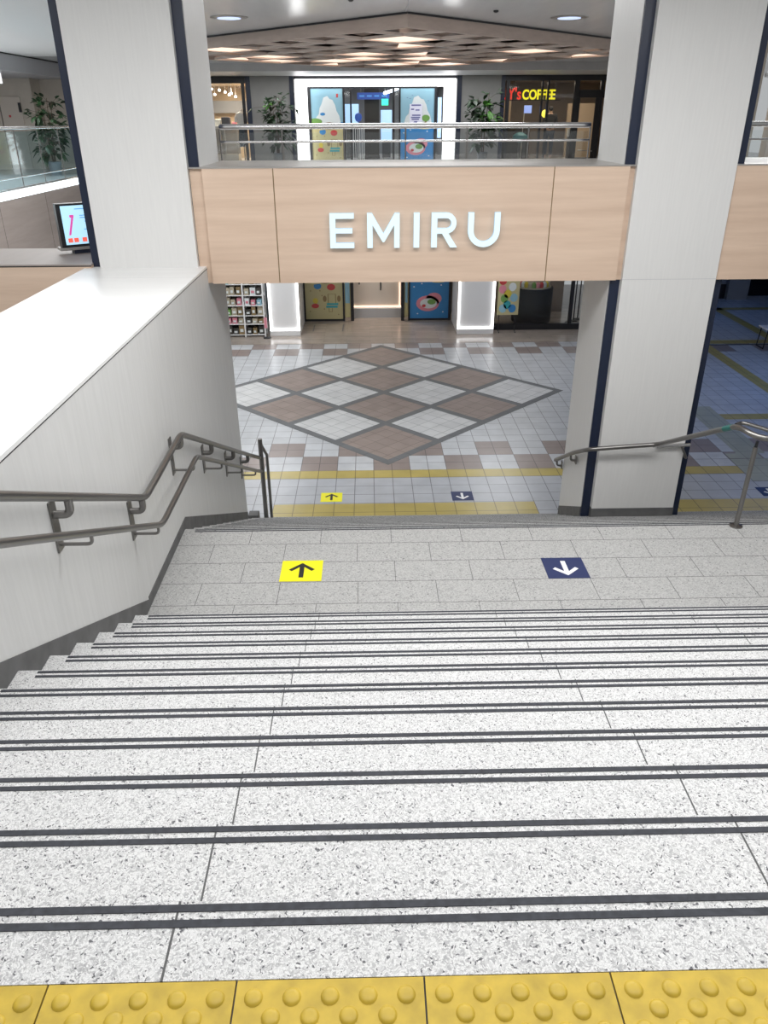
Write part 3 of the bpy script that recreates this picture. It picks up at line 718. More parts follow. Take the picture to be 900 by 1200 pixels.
# doors at far left
d = bpy.data.objects.new('door_1', None); COL.objects.link(d); d.location = (-10.6, 25.58, ZT); struct(d, 'pale beige double door in the far left upper wall')
for x in (-11.05, -10.42):
    b = MB(); b.box(x-.30, x+.30, 25.56, 25.60, ZT, 5.75, 'door_beige'); b.box(x-.31, x-.30, 25.555, 25.6, ZT, 5.75, 'dark_gap'); b.build('door_leaf', d)
b = MB(); b.box(-10.19, -10.12, 25.53, 25.58, 5.35, 5.6, 'black_metal'); b.build('door_closer', d)
b = MB(); b.box(-10.52, -10.46, 25.55, 25.56, 5.22, 5.28, 'print_red'); b.build('red_label', d)

pt = thing('shop_portal', 'bright white glowing frame around the upper shop entrance', 'portal', (.3, YU, ZT))
b = MB(); b.box(-2.32, 2.93, YU-.10, YU+.3, UT, 6.29, 'light_white'); b.build('lintel', pt)
for x0, x1 in ((-2.33, -1.97), (2.57, 2.93)):
    b = MB(); b.box(x0, x1, YU-.10, YU+.3, ZT, UT, 'light_white'); b.build('jamb', pt)
    b = MB(); b.box(x0-.04 if x0 < 0 else x1, x0 if x0 < 0 else x1+.04, YU-.08, YU+.3, ZT, 6.29, 'white_paint'); b.build('edge_trim', pt)
def door_frame(label, y, zf, zt, xs):
    """xs: list of (x0,x1) black uprights"""
    t = thing('door_frame', label, 'door frame', (.3, y, zf))
    b = MB(); b.box(xs[0][0], xs[-1][1], y-.04, y+.06, zt-.05, zt, 'black_metal'); b.build('head', t)
    for x0, x1 in xs:
        b = MB(); b.box(x0, x1, y-.05, y+.07, zf, zt-.05, 'black_metal'); b.build('upright', t)
    return t
df = door_frame('black door frame of the upper shop entrance', YU+.22, ZT, UT, [(-1.93, -1.86), (-.80, -.73), (-.56, -.50), (.86, .93), (1.07, 1.13), (2.26, 2.33)])
for x0, x1 in ((-.73, -.56), (.93, 1.07)):
    b = MB(); b.box(x0, x1, YU+.22, YU+.232, ZT+.02, UT-.05, 'clear_glass'); b.build('side_glass', df)
poster('tall upper poster with white clouds and cream lower half left of the doors', -1.86, -.80, ZT, UT-.05, YU+.2, 'hill')
poster('tall upper sea blue poster with white cloud right of the doors', 1.13, 2.26, ZT, UT-.05, YU+.2, 'sea', True)
b = MB(); b.box(2.36, 2.48, YU-.02, YU+.02, 4.55, 5.75, 'panel_sky'); tag(b.build('light_panel'), 'narrow pale blue lit strip beside the upper sea blue poster', 'light')
# interior behind upper entrance
b = MB(); b.box(-3.6, 4.2, 36, 36.2, ZT, CZ-.3, 'dim_wall'); b.box(-3.6, 4.2, 29.2, 36, 6.25, 6.35, 'shop_beige'); b.box(-2.4, -2.3, 29.2, 36, ZT, 6.3, 'dim_wall'); b.box(2.9, 3.0, 29.2, 36, ZT, 6.3, 'dim_wall')
struct(b.build('wall_store'), 'dim interior walls behind the upper entrance')
b = MB(); b.box(-.08, .44, 31, 31.5, ZT, 6.25, 'cafe_dark'); b.box(-.10, .46, 30.98, 31.52, ZT, ZT+.12, 'black_metal'); struct(b.build('column_interior'), 'dark pillar inside the upper shop entrance')
t = thing('hanging_sign', 'dark blue overhead sign inside the upper entrance', 'sign', (.25, 30.6, 5.75))
b = MB(); b.box(-.33, .80, 30.6, 30.66, 5.74, 5.95, 'sign_blue'); b.build('board', t)
for x in (-.2, .65):
    b = MB(); b.tube([(x, 30.63, 5.95), (x, 30.63, 6.25)], .012, 'steel', 6); b.build('hanger', t)
for k in range(4): b = MB(); b.box(-.25+.26*k, -.08+.26*k, 30.592, 30.6, 5.82, 5.87, 'screen_text'); b.build('lettering', t)
t = thing('exit_sign', 'small glowing green exit sign inside the upper entrance', 'sign', (.63, 30.4, 5.55))
b = MB(); b.box(.52, .76, 30.4, 30.46, 5.55, 5.75, 'exit_green'); b.build('lamp_box', t)
b = MB(); b.tube([(.64, 30.43, 5.75), (.64, 30.43, 6.25)], .012, 'steel', 6); b.build('hanger', t)
t = thing('strip_light', 'long white tube light on the ceiling inside the upper entrance', 'light', (1.05, 31, 6.2))
b = MB(); b.tube([(.62, 30.2, 5.92), (1.5, 31.6, 6.2)], .05, 'light_cool', 8); b.build('tube', t, smooth=True)
b = MB(); b.tube([(1.06, 30.9, 6.06), (1.06, 30.9, 6.25)], .02, 'steel', 6); b.build('hanger', t)
for x0, x1, z0, z1, lab in ((-.82, -.30, 4.85, 5.62, 'pale blue lit display panel left of the dark pillar inside the upper entrance'), (.52, .93, 4.4, 5.42, 'pale blue lit display panel right of the dark pillar inside the upper entrance')):
    t = thing('lit_backdrop', lab, 'display', ((x0+x1)/2, 32, ZT), 'lit panels inside the entrance')
    b = MB(); b.box(x0, x1, 32, 32.05, z0, z1, 'panel_sky'); b.build('panel', t)
    b = MB(); b.box(x0+.05, x1-.05, 32.0, 32.3, ZT, z0, 'dark_wall'); b.build('base', t)
b = MB(); b.lathe([(.02, -.15), (.10, -.1), (.13, 0), (.10, .1), (.02, .14)], (-.30, 30.3, 5.18), 'sign_blue', 16); b.tube([(-.30, 30.3, ZT), (-.30, 30.3, 5.05)], .012, 'steel', 6)
tag(b.build('balloon', smooth=True), 'small blue balloon on a stick inside the upper entrance', 'balloon')
t = thing('barrier', 'pale barred barrier just inside the upper entrance', 'barrier', (-.33, 30.2, ZT))
for k in range(7):
    b = MB(); b.tube([(-.56+.075*k, 30.2, ZT), (-.56+.075*k, 30.2, 4.86)], .013, 'white_paint', 6); b.build('bar', t)
b = MB(); b.tube([(-.6, 30.2, 4.86), (-.05, 30.2, 4.86)], .018, 'chrome', 8); b.build('top_rail', t, smooth=True)
# ---- left upper shop
t = thing('shop_window', 'black framed window of the warm lit upper left shop', 'shop window', (-4.7, YU, ZT))
b = MB(); b.box(-5.6, -3.96, YU-.03, YU+.05, 6.18, 6.34, 'black_metal'); b.build('head', t)
for x in (-5.55, -4.05): b = MB(); b.box(x-.05, x+.05, YU-.03, YU+.05, ZT, 6.18, 'black_metal'); b.build('upright', t)
b = MB(); b.box(-5.5, -4.1, YU, YU+.012, ZT+.02, 6.18, 'shop_glass'); b.build('glass_pane', t)
b = MB(); b.box(-7.2, -3.9, 32.5, 32.6, ZT, 6.3, 'shop_beige'); b.box(-7.2, -3.9, 28.9, 32.5, 6.22, 6.3, 'shop_beige'); b.box(-3.99, -3.9, 28.9, 32.5, ZT, 6.3, 'shop_beige'); b.box(-7.2, -3.99, 32.2, 32.5, 5.35, 5.75, 'dim_wall')
struct(b.build('wall_shop'), 'beige interior of the upper left shop')
SP = ((-5.25, 29.4), (-4.95, 29.5), (-4.6, 29.3), (-5.4, 30.6), (-4.7, 30.4), (-4.35, 30.9), (-5.1, 31.6), (-4.75, 31.7), (-4.5, 31.9), (-5.5, 31.7))
sl = ['left front', 'middle front', 'right front', 'left of the second row', 'centre of the second row', 'right of the second row', 'left centre at the back', 'centre at the back', 'right at the back', 'far left at the back']
for (x, y), w in zip(SP, sl):
    b = MB(); zz = 6.12-.07*((SP.index((x, y))*7) % 5); b.lathe([(.035, zz+.06), (.045, zz+.01), (.03, zz)], (x, y, 0), 'spot_warm', 10); b.tube([(x, y, zz+.05), (x, y, 6.22)], .01, 'white_paint', 6); tag(b.build('spotlight', smooth=True), 'small warm ceiling spotlight in the upper left shop, '+w, 'spotlight', 'spotlights in the left shop')
t = thing('display_table', 'white slatted display counter in the upper left shop window', 'table', (-4.95, 29.9, ZT))
b = MB(); b.box(-5.45, -4.45, 29.6, 30.3, 4.85, 4.92, 'white_paint'); b.build('top', t)
b = MB(); b.box(-5.4, -4.5, 29.65, 30.25, ZT, 4.05, 'white_paint'); b.box(-5.4, -4.5, 30.2, 30.25, 4.05, 4.85, 'pale_grey'); b.build('body', t)
for x in (-5.38, -4.95, -4.52): b = MB(); b.box(x-.03, x+.03, 29.65, 29.71, 4.05, 4.85, 'pale_grey'); b.build('leg', t)
for x, w_, m, lab in ((-5.15, .14, 'print_white', 'white bag on the counter in the upper left shop'), (-4.85, .18, 'cloth_dark', 'dark box on the counter in the upper left shop'), (-4.58, .09, 'print_pink', 'small pink box on the counter in the upper left shop')):
    b = MB(); b.box(x-w_, x+w_*.6, 29.8, 30.05, 4.92, 4.92+w_*1.6, m); tag(b.build('merchandise', bevel=.02), lab, 'goods', 'goods in the left shop')
t = thing('mannequin', 'headless mannequin in a white top at the right of the upper left shop window', 'mannequin', (-4.22, 29.2, ZT))
b = MB(); b.lathe([(.10, 4.83), (.15, 4.86), (.17, 5.0), (.165, 5.12), (.18, 5.25), (.15, 5.33), (.06, 5.38), (.045, 5.44)], (-4.22, 29.2, 0), 'cloth_white', 18)
for s in (-1, 1): b.tube([(-4.22+s*.13, 29.2, 5.30), (-4.22+s*.21, 29.2, 5.18), (-4.22+s*.22, 29.2, 5.05)], [.06, .055, .05], 'cloth_white', 10)
b.build('torso', t, smooth=True)
b = MB(); b.lathe([(.15, 4.30), (.17, 4.5), (.14, 4.84)], (-4.22, 29.2, 0), 'cloth_dark', 16); b.build('skirt', t, smooth=True)
b = MB(); b.tube([(-4.22, 29.2, ZT+.02), (-4.22, 29.2, 4.4)], .02, 'steel', 8); b.lathe([(.16, ZT), (.16, ZT+.02), (.02, ZT+.03)], (-4.22, 29.2, 0), 'steel', 16); b.build('stand', t, smooth=True)

# ---- coffee shop
t = thing('shop_window', 'black framed glass front of the upper coffee shop', 'shop window', (6.3, YU, ZT))
b = MB(); b.box(4.56, 9.0, YU-.04, YU+.08, 6.22, 6.34, 'black_metal'); b.build('head', t)
b = MB(); b.box(7.82, 8.95, YU-.06, YU+.06, 5.72, 5.95, 'black_metal'); b.build('transom', t)
for x0, x1 in ((4.60, 4.72), (5.77, 5.83), (5.97, 6.03), (6.86, 7.02), (7.72, 7.82)):
    b = MB(); b.box(x0, x1, YU-.04, YU+.08, ZT, 6.22, 'black_metal'); b.build('upright', t)
for x0, x1 in ((4.72, 5.77), (5.83, 5.97), (6.03, 6.86)):
    b = MB(); b.box(x0, x1, YU, YU+.012, ZT+.02, 6.22, 'dark_glass'); b.build('glass_pane', t)
dd = thing('glass_door', 'black framed glass door at the right of the upper coffee shop', 'door', (7.35, YU, ZT))
b = MB(); b.box(7.02, 7.72, YU-.06, YU+.06, 5.72, 5.95, 'black_metal'); b.box(7.02, 7.08, YU-.03, YU+.03, ZT, 5.72, 'black_metal'); b.box(7.6, 7.72, YU-.03, YU+.03, ZT, 5.72, 'black_metal'); b.box(7.02, 7.72, YU-.03, YU+.03, ZT, ZT+.1, 'black_metal'); b.build('leaf_frame', dd)
b = MB(); b.box(7.08, 7.6, YU-.005, YU+.005, ZT+.1, 5.72, 'shop_glass'); b.build('glass_pane', dd)
b = MB(); b.tube([(7.14, YU-.06, 4.15), (7.64, YU-.06, 4.12)], .015, 'chrome', 8); b.build('push_bar', dd, smooth=True)
b = MB(); b.box(4.5, 9.0, 33, 33.2, ZT, 6.4, 'cafe_wall'); b.box(4.5, 9.0, 28.9, 33, 6.3, 6.4, 'cafe_wall'); b.box(4.46, 4.56, 28.9, 33, ZT, 6.4, 'cafe_wall'); b.box(8.95, 9.0, 28.8, 33, ZT, 6.4, 'cafe_wall')
b.box(4.75, 5.25, 31.4, 31.5, ZT, 5.7, 'shop_beige'); b.box(7.35, 8.4, 31.5, 31.6, ZT, 5.6, 'shop_beige')
struct(b.build('wall_cafe'), 'brown interior of the upper coffee shop')
cs = thing('shop_sign', 'glowing red and yellow coffee shop sign behind the upper right glass', 'sign', (5.5, 28.95, 5.6))
SM = lambda x, z: Matrix(((1, 0, 0, x), (0, 0, -1, 28.97), (0, 1, 0, z), (0, 0, 0, 1)))
text_mesh("LY's", .48, 'sign_red', SM(4.52, 5.69), cs, 'red_lettering', offset=.006, wide=.80)
text_mesh('COFFEE', .40, 'sign_yellow', SM(5.19, 5.69), cs, 'yellow_lettering', offset=.010, wide=.80)
b = MB(); b.tube([(4.7, 29.01, 5.66), (6.5, 29.01, 5.66)], .012, 'black_metal', 6)
for x in (4.9, 6.3): b.tube([(x, 29.01, 5.66), (x, 29.01, 6.3)], .01, 'black_metal', 6)
b.build('mounting_rail', cs)
t = thing('pendant_lamp', 'small round yellow pendant lamp in the coffee shop', 'lamp', (5.98, 29.6, 5.3))
b = MB(); b.lathe([(.02, -.12), (.09, -.07), (.11, 0), (.08, .08), (.02, .12)], (6.12, 29.6, 5.26), 'lamp_yellow', 16); b.build('globe', t, smooth=True)
b = MB(); b.tube([(6.12, 29.6, 5.38), (6.12, 29.6, 6.3)], .007, 'black_metal', 6); b.build('cord', t)
t = thing('menu_screen', 'small tilted blue screen on a stand in the coffee shop', 'screen', (5.6, 29.4, ZT))
b = MB(); b.box(5.46, 5.72, 29.9, 29.92, 5.28, 5.52, 'small_screen'); b.build('screen', t)
b = MB(); b.tube([(5.44, 29.93, ZT), (5.48, 29.93, 5.5)], .014, 'white_paint', 8); b.build('stand', t)
t = thing('counter', 'dark serving counter at the left of the coffee shop', 'counter', (5.2, 30, ZT))
b = MB(); b.box(4.75, 5.75, 30.1, 30.7, ZT, 4.95, 'cafe_dark'); b.build('body', t); b = MB(); b.box(4.72, 5.78, 30.06, 30.74, 4.95, 5.0, 'cafe_wall'); b.build('top', t)
b = MB(); b.lathe([(.03, 0), (.20, .05), (.26, .14), (.25, .22), (.12, .30), (.02, .32)], (5.25, 29.2, 4.38), 'print_teal', 18); b.tube([(5.25, 29.25, ZT), (5.25, 29.25, 4.42)], .03, 'steel', 8); b.lathe([(.2, 0), (.2, .02), (.03, .03)], (5.25, 29.25, ZT), 'steel', 14)
tag(b.build('chair', smooth=True), 'round teal tub chair on one leg in the coffee shop window', 'chair')
b = MB(); b.box(6.95, 7.15, 29.3, 29.5, ZT, 4.55, 'cafe_dark'); b.box(6.93, 7.17, 29.28, 29.52, 4.55, 4.8, 'cloth_white'); tag(b.build('tray_stand', bevel=.01), 'dark stand topped with white napkins behind the coffee shop door', 'stand')
# person
def skin(name, pts, edges, mat, parent, sub=1, root=0):
    me = bpy.data.meshes.new(name); me.from_pydata([p[:3] for p in pts], edges, [])
    o = bpy.data.objects.new(name, me); COL.objects.link(o)
    m = o.modifiers.new('s', 'SKIN'); m.use_smooth_shade = True
    for i, p in enumerate(pts):
        sv = me.skin_vertices[0].data[i]; sv.radius = (p[3], p[4] if len(p) > 4 else p[3]); sv.use_root = (i == root)
    s = o.modifiers.new('d', 'SUBSURF'); s.levels = sub; s.render_levels = sub
    bpy.context.view_layer.update()
    nm = bpy.data.meshes.new_from_object(o.evaluated_get(bpy.context.evaluated_depsgraph_get()))
    bpy.data.objects.remove(o); bpy.data.meshes.remove(me)
    nm.name = name; nm.materials.clear(); nm.materials.append(MATS[mat])
    for p in nm.polygons: p.use_smooth = True
    n = bpy.data.objects.new(name, nm); COL.objects.link(n)
    if parent is not None: adopt(n, parent)
    return n
px, py, pz = 6.46, 30.2, ZT
pe = thing('person', 'standing person in dark jacket and navy trousers seen from behind in the coffee shop', 'person', (px, py, pz))
def P(x, y, z, r, r2=None): return (px+x, py+y, pz+z, r, r2 or r)
body = [P(0, 0, .92, .13, .10), P(0, 0, 1.12, .12, .09), P(0, 0, 1.32, .15, .10), P(0, 0, 1.43, .07, .06), P(0, .01, 1.50, .052), P(0, .02, 1.58, .078, .09), P(0, .01, 1.66, .07, .08),
        P(-.10, 0, .86, .085), P(-.10, .01, .48, .06), P(-.10, -.02, .08, .04), P(-.10, .10, .04, .04, .03), P(.10, 0, .86, .085), P(.10, .01, .48, .06), P(.10, -.02, .08, .04), P(.10, .10, .04, .04, .03),
        P(-.19, 0, 1.38, .055), P(-.23, .0, 1.12, .043), P(-.20, .14, .98, .033), P(-.18, .21, .96, .03), P(.19, 0, 1.38, .055), P(.23, 0, 1.12, .043), P(.20, .14, .98, .033), P(.18, .21, .96, .03)]
skin('body', body, [(0, 1), (1, 2), (2, 3), (3, 4), (4, 5), (5, 6), (0, 7), (7, 8), (8, 9), (9, 10), (0, 11), (11, 12), (12, 13), (13, 14), (2, 15), (15, 16), (16, 17), (17, 18), (2, 19), (19, 20), (20, 21), (21, 22)], 'skin', pe)
skin('jacket', [P(0, 0, .90, .155, .125), P(0, 0, 1.12, .145, .115), P(0, 0, 1.33, .17, .12), P(0, 0, 1.42, .085, .075), P(-.19, 0, 1.385, .07), P(-.235, 0, 1.12, .058), P(-.20, .13, .99, .048), P(.19, 0, 1.385, .07), P(.235, 0, 1.12, .058), P(.20, .13, .99, .048)],
     [(0, 1), (1, 2), (2, 3), (2, 4), (4, 5), (5, 6), (2, 7), (7, 8), (8, 9)], 'jacket', pe)
skin('trousers', [P(0, 0, .90, .145, .115), P(-.10, 0, .84, .10), P(-.10, .01, .48, .078), P(-.10, -.01, .10, .062), P(.10, 0, .84, .10), P(.10, .01, .48, .078), P(.10, -.01, .10, .062)], [(0, 1), (1, 2), (2, 3), (0, 4), (4, 5), (5, 6)], 'trousers', pe)
skin('hair', [P(0, -.02, 1.52, .06), P(0, -.015, 1.60, .092, .10), P(0, 0, 1.68, .08, .09)], [(0, 1), (1, 2)], 'hair', pe)

# ---- potted plants on the upper floor
def plant(label, x, y, z, h, n, spread, seed, lit_at=None, leaf=(.22, .06)):
    rr = random.Random(seed)
    t = thing('potted_plant', label, 'plant', (x, y, z), 'potted plants on the upper floor')
    b = MB(); b.lathe([(.13, 0), (.17, .30), (.175, .34), (.15, .34), (.14, .30)], (x, y, z), 'pot_grey', 20); b.build('pot', t, smooth=True)
    st = MB(); lf = MB(); ll = MB()
    for s in range(4):
        a = s*PI/2+rr.random(); top = Vector((x+math.cos(a)*spread*.35, y+math.sin(a)*spread*.3, z+h*(.75+.22*rr.random())))
        mid = Vector((x+math.cos(a)*.06, y+math.sin(a)*.06, z+h*.45))
        st.tube([(x+math.cos(a)*.03, y+math.sin(a)*.03, z+.28), mid, top], [.018, .014, .006], 'trunk', 6)
        for k in range(n//4):
            f = .18+.82*k/(n//4); p = (Vector((x, y, z+.3)).lerp(mid, f/.5) if f < .5 else mid.lerp(top, (f-.5)/.5))
            w = rr.uniform(0, 2*PI); el = rr.uniform(-.25, .75); L = leaf[0]*rr.uniform(.7, 1.25); Wd = leaf[1]*rr.uniform(.8, 1.2)
            d = Vector((math.cos(w)*math.cos(el), math.sin(w)*math.cos(el), math.sin(el)))
            q = p+d*spread*rr.uniform(.15, .75)
            st.tube([p, q], .004, 'trunk', 4, cap=False)
            for m_ in range(3):
                w2 = w+rr.uniform(-.9, .9); e2 = el+rr.uniform(-.9, .3)
                d2 = Vector((math.cos(w2)*math.cos(e2), math.sin(w2)*math.cos(e2), math.sin(e2))); sd = d2.cross(Vector((0, 0, 1))).normalized()*Wd; dn = Vector((0, 0, -1))
                pts = [q, q+d2*L*.35+sd, q+d2*L*.7+sd*.8+dn*L*.08, q+d2*L+dn*L*.22, q+d2*L*.7-sd*.8+dn*L*.08, q+d2*L*.35-sd, q+d2*L*.5+Vector((0, 0, L*.06))]
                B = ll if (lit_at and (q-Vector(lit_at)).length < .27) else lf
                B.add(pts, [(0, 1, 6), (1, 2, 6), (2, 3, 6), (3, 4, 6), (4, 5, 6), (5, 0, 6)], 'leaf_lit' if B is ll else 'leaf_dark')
    st.build('stems', t); lf.build('foliage', t)
    if ll.v: ll.build('bright_foliage', t)
plant('tall bushy potted plant before the grey pier left of the white portal', -2.90, 27.6, ZT, 2.25, 108, .66, 3, (-3.15, 27.4, 5.55), (.27, .05))
plant('broad leaved potted plant before the grey pier right of the white portal', 3.75, 27.5, ZT, 2.15, 76, .72, 9, (3.85, 27.3, 5.28), (.30, .075))
plant('dark potted plant behind the far left glass balustrade', -8.35, 22.6, ZT, 1.95, 84, .55, 21, None, (.24, .06))

# ---- hanging signs at the edges
t = thing('hanging_sign', 'dark blue hanging sign at the far left photo edge under the ceiling', 'sign', (-9.1, 21, 5.95))
b = MB(); b.box(-9.6, -8.85, 20.9, 21.05, 6.0, 6.25, 'sign_blue'); b.box(-9.6, -8.72, 20.98, 21.2, 5.92, 6.25, 'pale_grey'); b.build('board', t)
t = thing('hanging_sign', 'narrow grey sign with blue and white lettering at the right photo edge', 'sign', (9.5, 18, 5.9))
b = MB(); b.box(8.25, 9.6, 18, 18.08, 5.86, 5.94, 'pale_grey'); b.build('board', t)
b = MB(); b.box(8.27, 9.6, 17.985, 18, 5.94, 6.08, 'sign_white')
for k in range(8): b.box(8.30+.16*k, 8.40+.16*k, 17.975, 17.985, 5.97, 6.05, 'sign_blue')
b.build('lettering', t)
for x in (8.4, 9.4): b = MB(); b.tube([(x, 18.04, 6.08), (x, 18.04, 6.6)], .012, 'steel', 6); b.build('hanger', t)

# ---- lower storefront, Y ~ 20.3 .. 22
def light_column(label, x0, x1):
    y0, y1 = 20.34, 21.9
    t = thing('light_column', label, 'light column', ((x0+x1)/2, y0, 0), 'light columns beside the entrance')
    b = MB(); b.box(x0, x1, y0+.05, y1, 0, 3.4, 'white_paint'); b.build('body', t)
    b = MB(); b.box(x0-.005, x1+.005, y0-.01, y0+.06, 0, .13, 'white_paint'); b.build('base', t)
    b = MB(); [b.box(a, c, y0, y0+.05, .13, 3.4, 'light_white') for a, c in ((x0, x0+.045), (x1-.045, x1))]; b.box(x0+.045, x1-.045, y0, y0+.05, .13, .17, 'light_white'); b.build('glow_edge', t)
    b = MB(); b.box(x0+.045, x1-.045, y0+.035, y0+.05, .17, 3.4, 'white_paint'); b.build('front_panel', t)
light_column('white light column with glowing edges left of the lower entrance', -2.64, -1.845)
light_column('white light column with glowing edges right of the lower entrance', 2.335, 3.295)
YL = 21.95
poster('lower cream poster with red, teal and blue shapes left of the doors', -1.80, -.75, .06, 2.25, YL, 'hill')
poster('lower deep blue poster with pink ring right of the doors', 1.15, 2.24, .06, 2.25, YL, 'sea')
df = door_frame('black door frame of the lower entrance', YL+.02, 0, 2.45, [(-1.87, -1.80), (-.75, -.70), (-.53, -.44), (.90, .99), (1.10, 1.15), (2.24, 2.31)])
for x0, x1 in ((-1.80, -.75), (1.15, 2.24)):
    b = MB(); b.box(x0, x1, YL-.01, YL+.05, 0, .06, 'black_metal'); b.build('bottom_rail', df)
for x0, x1 in ((-.70, -.53), (.99, 1.10)):
    b = MB(); b.box(x0, x1, YL+.02, YL+.03, .1, 2.4, 'print_sand'); b.box(x0+.02, x1-.02, YL+.01, YL+.02, .5, 1.4, 'print_sky'); b.build('side_glass', df)
t = thing('display_wall', 'warmly lit pale display wall on a grey plinth in the lower doorway', 'display', (.2, 22.4, 0))
b = MB(); b.box(-.45, .92, 22.3, 22.7, 0, .27, 'pale_grey'); b.build('plinth', t)
b = MB(); b.box(-.45, .92, 22.5, 22.7, .27, 2.45, 'display_cream'); b.build('back_panel', t)
b = MB(); b.box(-.45, .92, 22.47, 22.5, .27, .31, 'light_warm'); b.box(.86, .90, 22.47, 22.5, .3, 2.4, 'light_warm'); b.build('light_strip', t)
for x, z in ((-.28, .92), (.33, .75)): b = MB(); b.tube([(x, 22.5, z+.3), (x, 22.45, z)], .018, 'black_metal', 6); b.build('hook', t)
b = MB(); b.box(-3.9, -1.84, 22.0, 22.2, 0, 3.45, 'dim_wall'); b.box(-1.9, 2.35, YL+.0, YL+.2, 2.45, 3.45, 'white_paint'); b.box(2.3, 5.72, 22.9, 23.0, 0, 3.45, 'cafe_wall'); b.box(-1.85, 2.35, 22.8, 22.9, 0, 3.45, 'dim_wall')
struct(b.build('wall_shopfront'), 'walls behind the lower shopfronts')
# shelf with goods
sh = thing('display_shelf', 'white wire display shelf full of small goods left of the lower light column', 'shelf', (-3.25, 20.3, 0))
XS = (-3.80, -3.28, -2.76); ZS = (.06, .34, .56, .82, 1.08, 1.36, 1.65)
for x in XS:
    for y in (20.25, 20.6): b = MB(); b.box(x-.018, x+.018, y-.015, y+.015, 0, 1.95, 'white_paint'); b.build('upright', sh)
for z in ZS: b = MB(); b.box(XS[0], XS[2], 20.24, 20.62, z-.015, z, 'white_paint'); b.build('shelf_board', sh)
b = MB(); b.box(XS[0], XS[2], 20.62, 20.64, 0, 1.95, 'cafe_dark'); b.build('back_panel', sh)
cols = [('print_teal', 'teal'), ('print_pink', 'pink'), ('display_bed', 'tan'), ('print_red', 'red'), ('print_white', 'white'), ('print_green', 'green'), ('cafe_dark', 'black'), ('print_blue', 'blue'), ('print_brown', 'brown'), ('print_yellow', 'yellow'), ('print_sky', 'pale blue')]
order = [[6, 6, 8, 6, 8, 6], [1, 1, 2, 6, 2, 8], [5, 2, 8, 6, 8, 2], [2, 2, 1, 4, 1, 10], [2, 2, 8, 2, 4, 6], [0, 2, 8, 2, 8, 6]]
names = ['lowest', 'second', 'third', 'fourth', 'fifth', 'sixth']
slot = ['far left', 'left', 'left of the middle post', 'right of the middle post', 'right', 'far right']
for r in range(6):
    for c in range(6):
        mt, nm = cols[order[r][c]]
        bay = c//3; xa = XS[bay]+.04+(c % 3)*.155; rr = random.Random(r*9+c)
        hh = (ZS[r+1]-ZS[r])*rr.uniform(.5, .86); ww = rr.uniform(.10, .145)
        b = MB(); b.box(xa, xa+ww, 20.27+rr.uniform(0, .05), 20.5, ZS[r], ZS[r]+hh, mt)
        b.box(xa+ww*.2, xa+ww*.8, 20.262, 20.275, ZS[r]+hh*.3, ZS[r]+hh*.62, 'print_white' if nm != 'white' else 'print_pink')
        tag(b.build('boxed_goods'), '%s boxed item on the %s shelf of the lower rack, %s' % (nm, names[r], slot[c]), 'goods', 'goods on the lower rack')
t = thing('bag_stand', 'grey stand with pink bag beside the lower display shelf', 'stand', (-2.70, 20.1, 0))
b = MB(); b.tube([(-2.70, 20.1, .02), (-2.70, 20.1, 1.1)], .012, 'steel', 6); b.lathe([(.10, 0), (.10, .02), (.015, .03)], (-2.70, 20.1, 0), 'black_metal', 14); b.build('stand', t)
b = MB(); b.box(-2.745, -2.67, 20.03, 20.08, .28, .55, 'print_pink'); b.build('bag', t)
# lower coffee counter: poster stand, drum, frame
t = thing('poster_stand', 'small printed board on black legs right of the lower light column', 'poster stand', (3.7, 20.5, 0))
b = MB(); b.box(3.40, 3.97, 20.55, 20.58, .45, 1.45, 'print_cream')
for cx, cz, m in ((3.52, 1.12, 'print_pink'), (3.78, 1.18, 'print_white'), (3.58, .88, 'print_green'), (3.83, .90, 'print_sky'), (3.55, .62, 'print_sky'), (3.80, .62, 'print_blue'), (3.66, .72, 'print_teal'), (3.66, 1.0, 'print_yellow'), (3.52, 1.34, 'print_red')): blob(b, cx, cz, .10, .11, 20.546, m)
b.build('board', t)
for x in (3.46, 3.90): b = MB(); b.tube([(x, 20.565, .45), (x, 20.565, .02), (x, 20.40, .015)], .012, 'black_metal', 6); b.build('leg', t)
t = thing('display_drum', 'round black display drum with packaged sweets behind the lower window', 'display', (4.48, 21.4, 0))
b = MB(); b.lathe([(.52, .06), (.545, .10), (.555, .95), (.55, 1.0)], (4.52, 21.55, 0), 'drum_black', 36); b.build('drum', t, smooth=True)
b = MB(); b.lathe([(.50, 1.0), (.50, 1.03)], (4.52, 21.55, 0), 'display_bed', 36); b.build('top', t)
rr = random.Random(4)
sweets = [('print_pink', 'pink'), ('print_green', 'green'), ('display_bed', 'tan'), ('print_yellow', 'yellow'), ('print_white', 'white'), ('print_red', 'red')]
for k in range(12):
    a = PI+PI*(k+.5)/12; m, nm = sweets[(k*5) % 6]; x = 4.52+.40*math.cos(a); y = 21.55+.40*math.sin(a)
    b = MB(); b.lathe([(.05, 0), (.065, .03), (.06, .11), (.02, .15)], (x, y, 1.03), m, 10)
    tag(b.build('wrapped_sweets', smooth=True), '%s wrapped sweets on the round black drum, %s from its left' % (nm, ['first', 'second', 'third', 'fourth', 'fifth', 'sixth', 'seventh', 'eighth', 'ninth', 'tenth', 'eleventh', 'twelfth'][k]), 'sweets', 'sweets on the drum')
t = thing('shop_window', 'black framed lower shop window behind the right light column', 'shop window', (4.5, 20.9, 0))
b = MB(); b.box(3.30, 7.3, 20.72, 20.85, 0, .16, 'black_metal'); b.build('sill', t)
for x in (5.43, 7.2): b = MB(); b.box(x-.045, x+.045, 20.74, 20.82, .16, 3.4, 'black_metal'); b.build('upright', t)
for x0, x1 in ((3.32, 5.38), (5.48, 7.15)): b = MB(); b.box(x0, x1, 20.775, 20.787, .16, 3.4, 'shop_glass'); b.build('glass_pane', t)
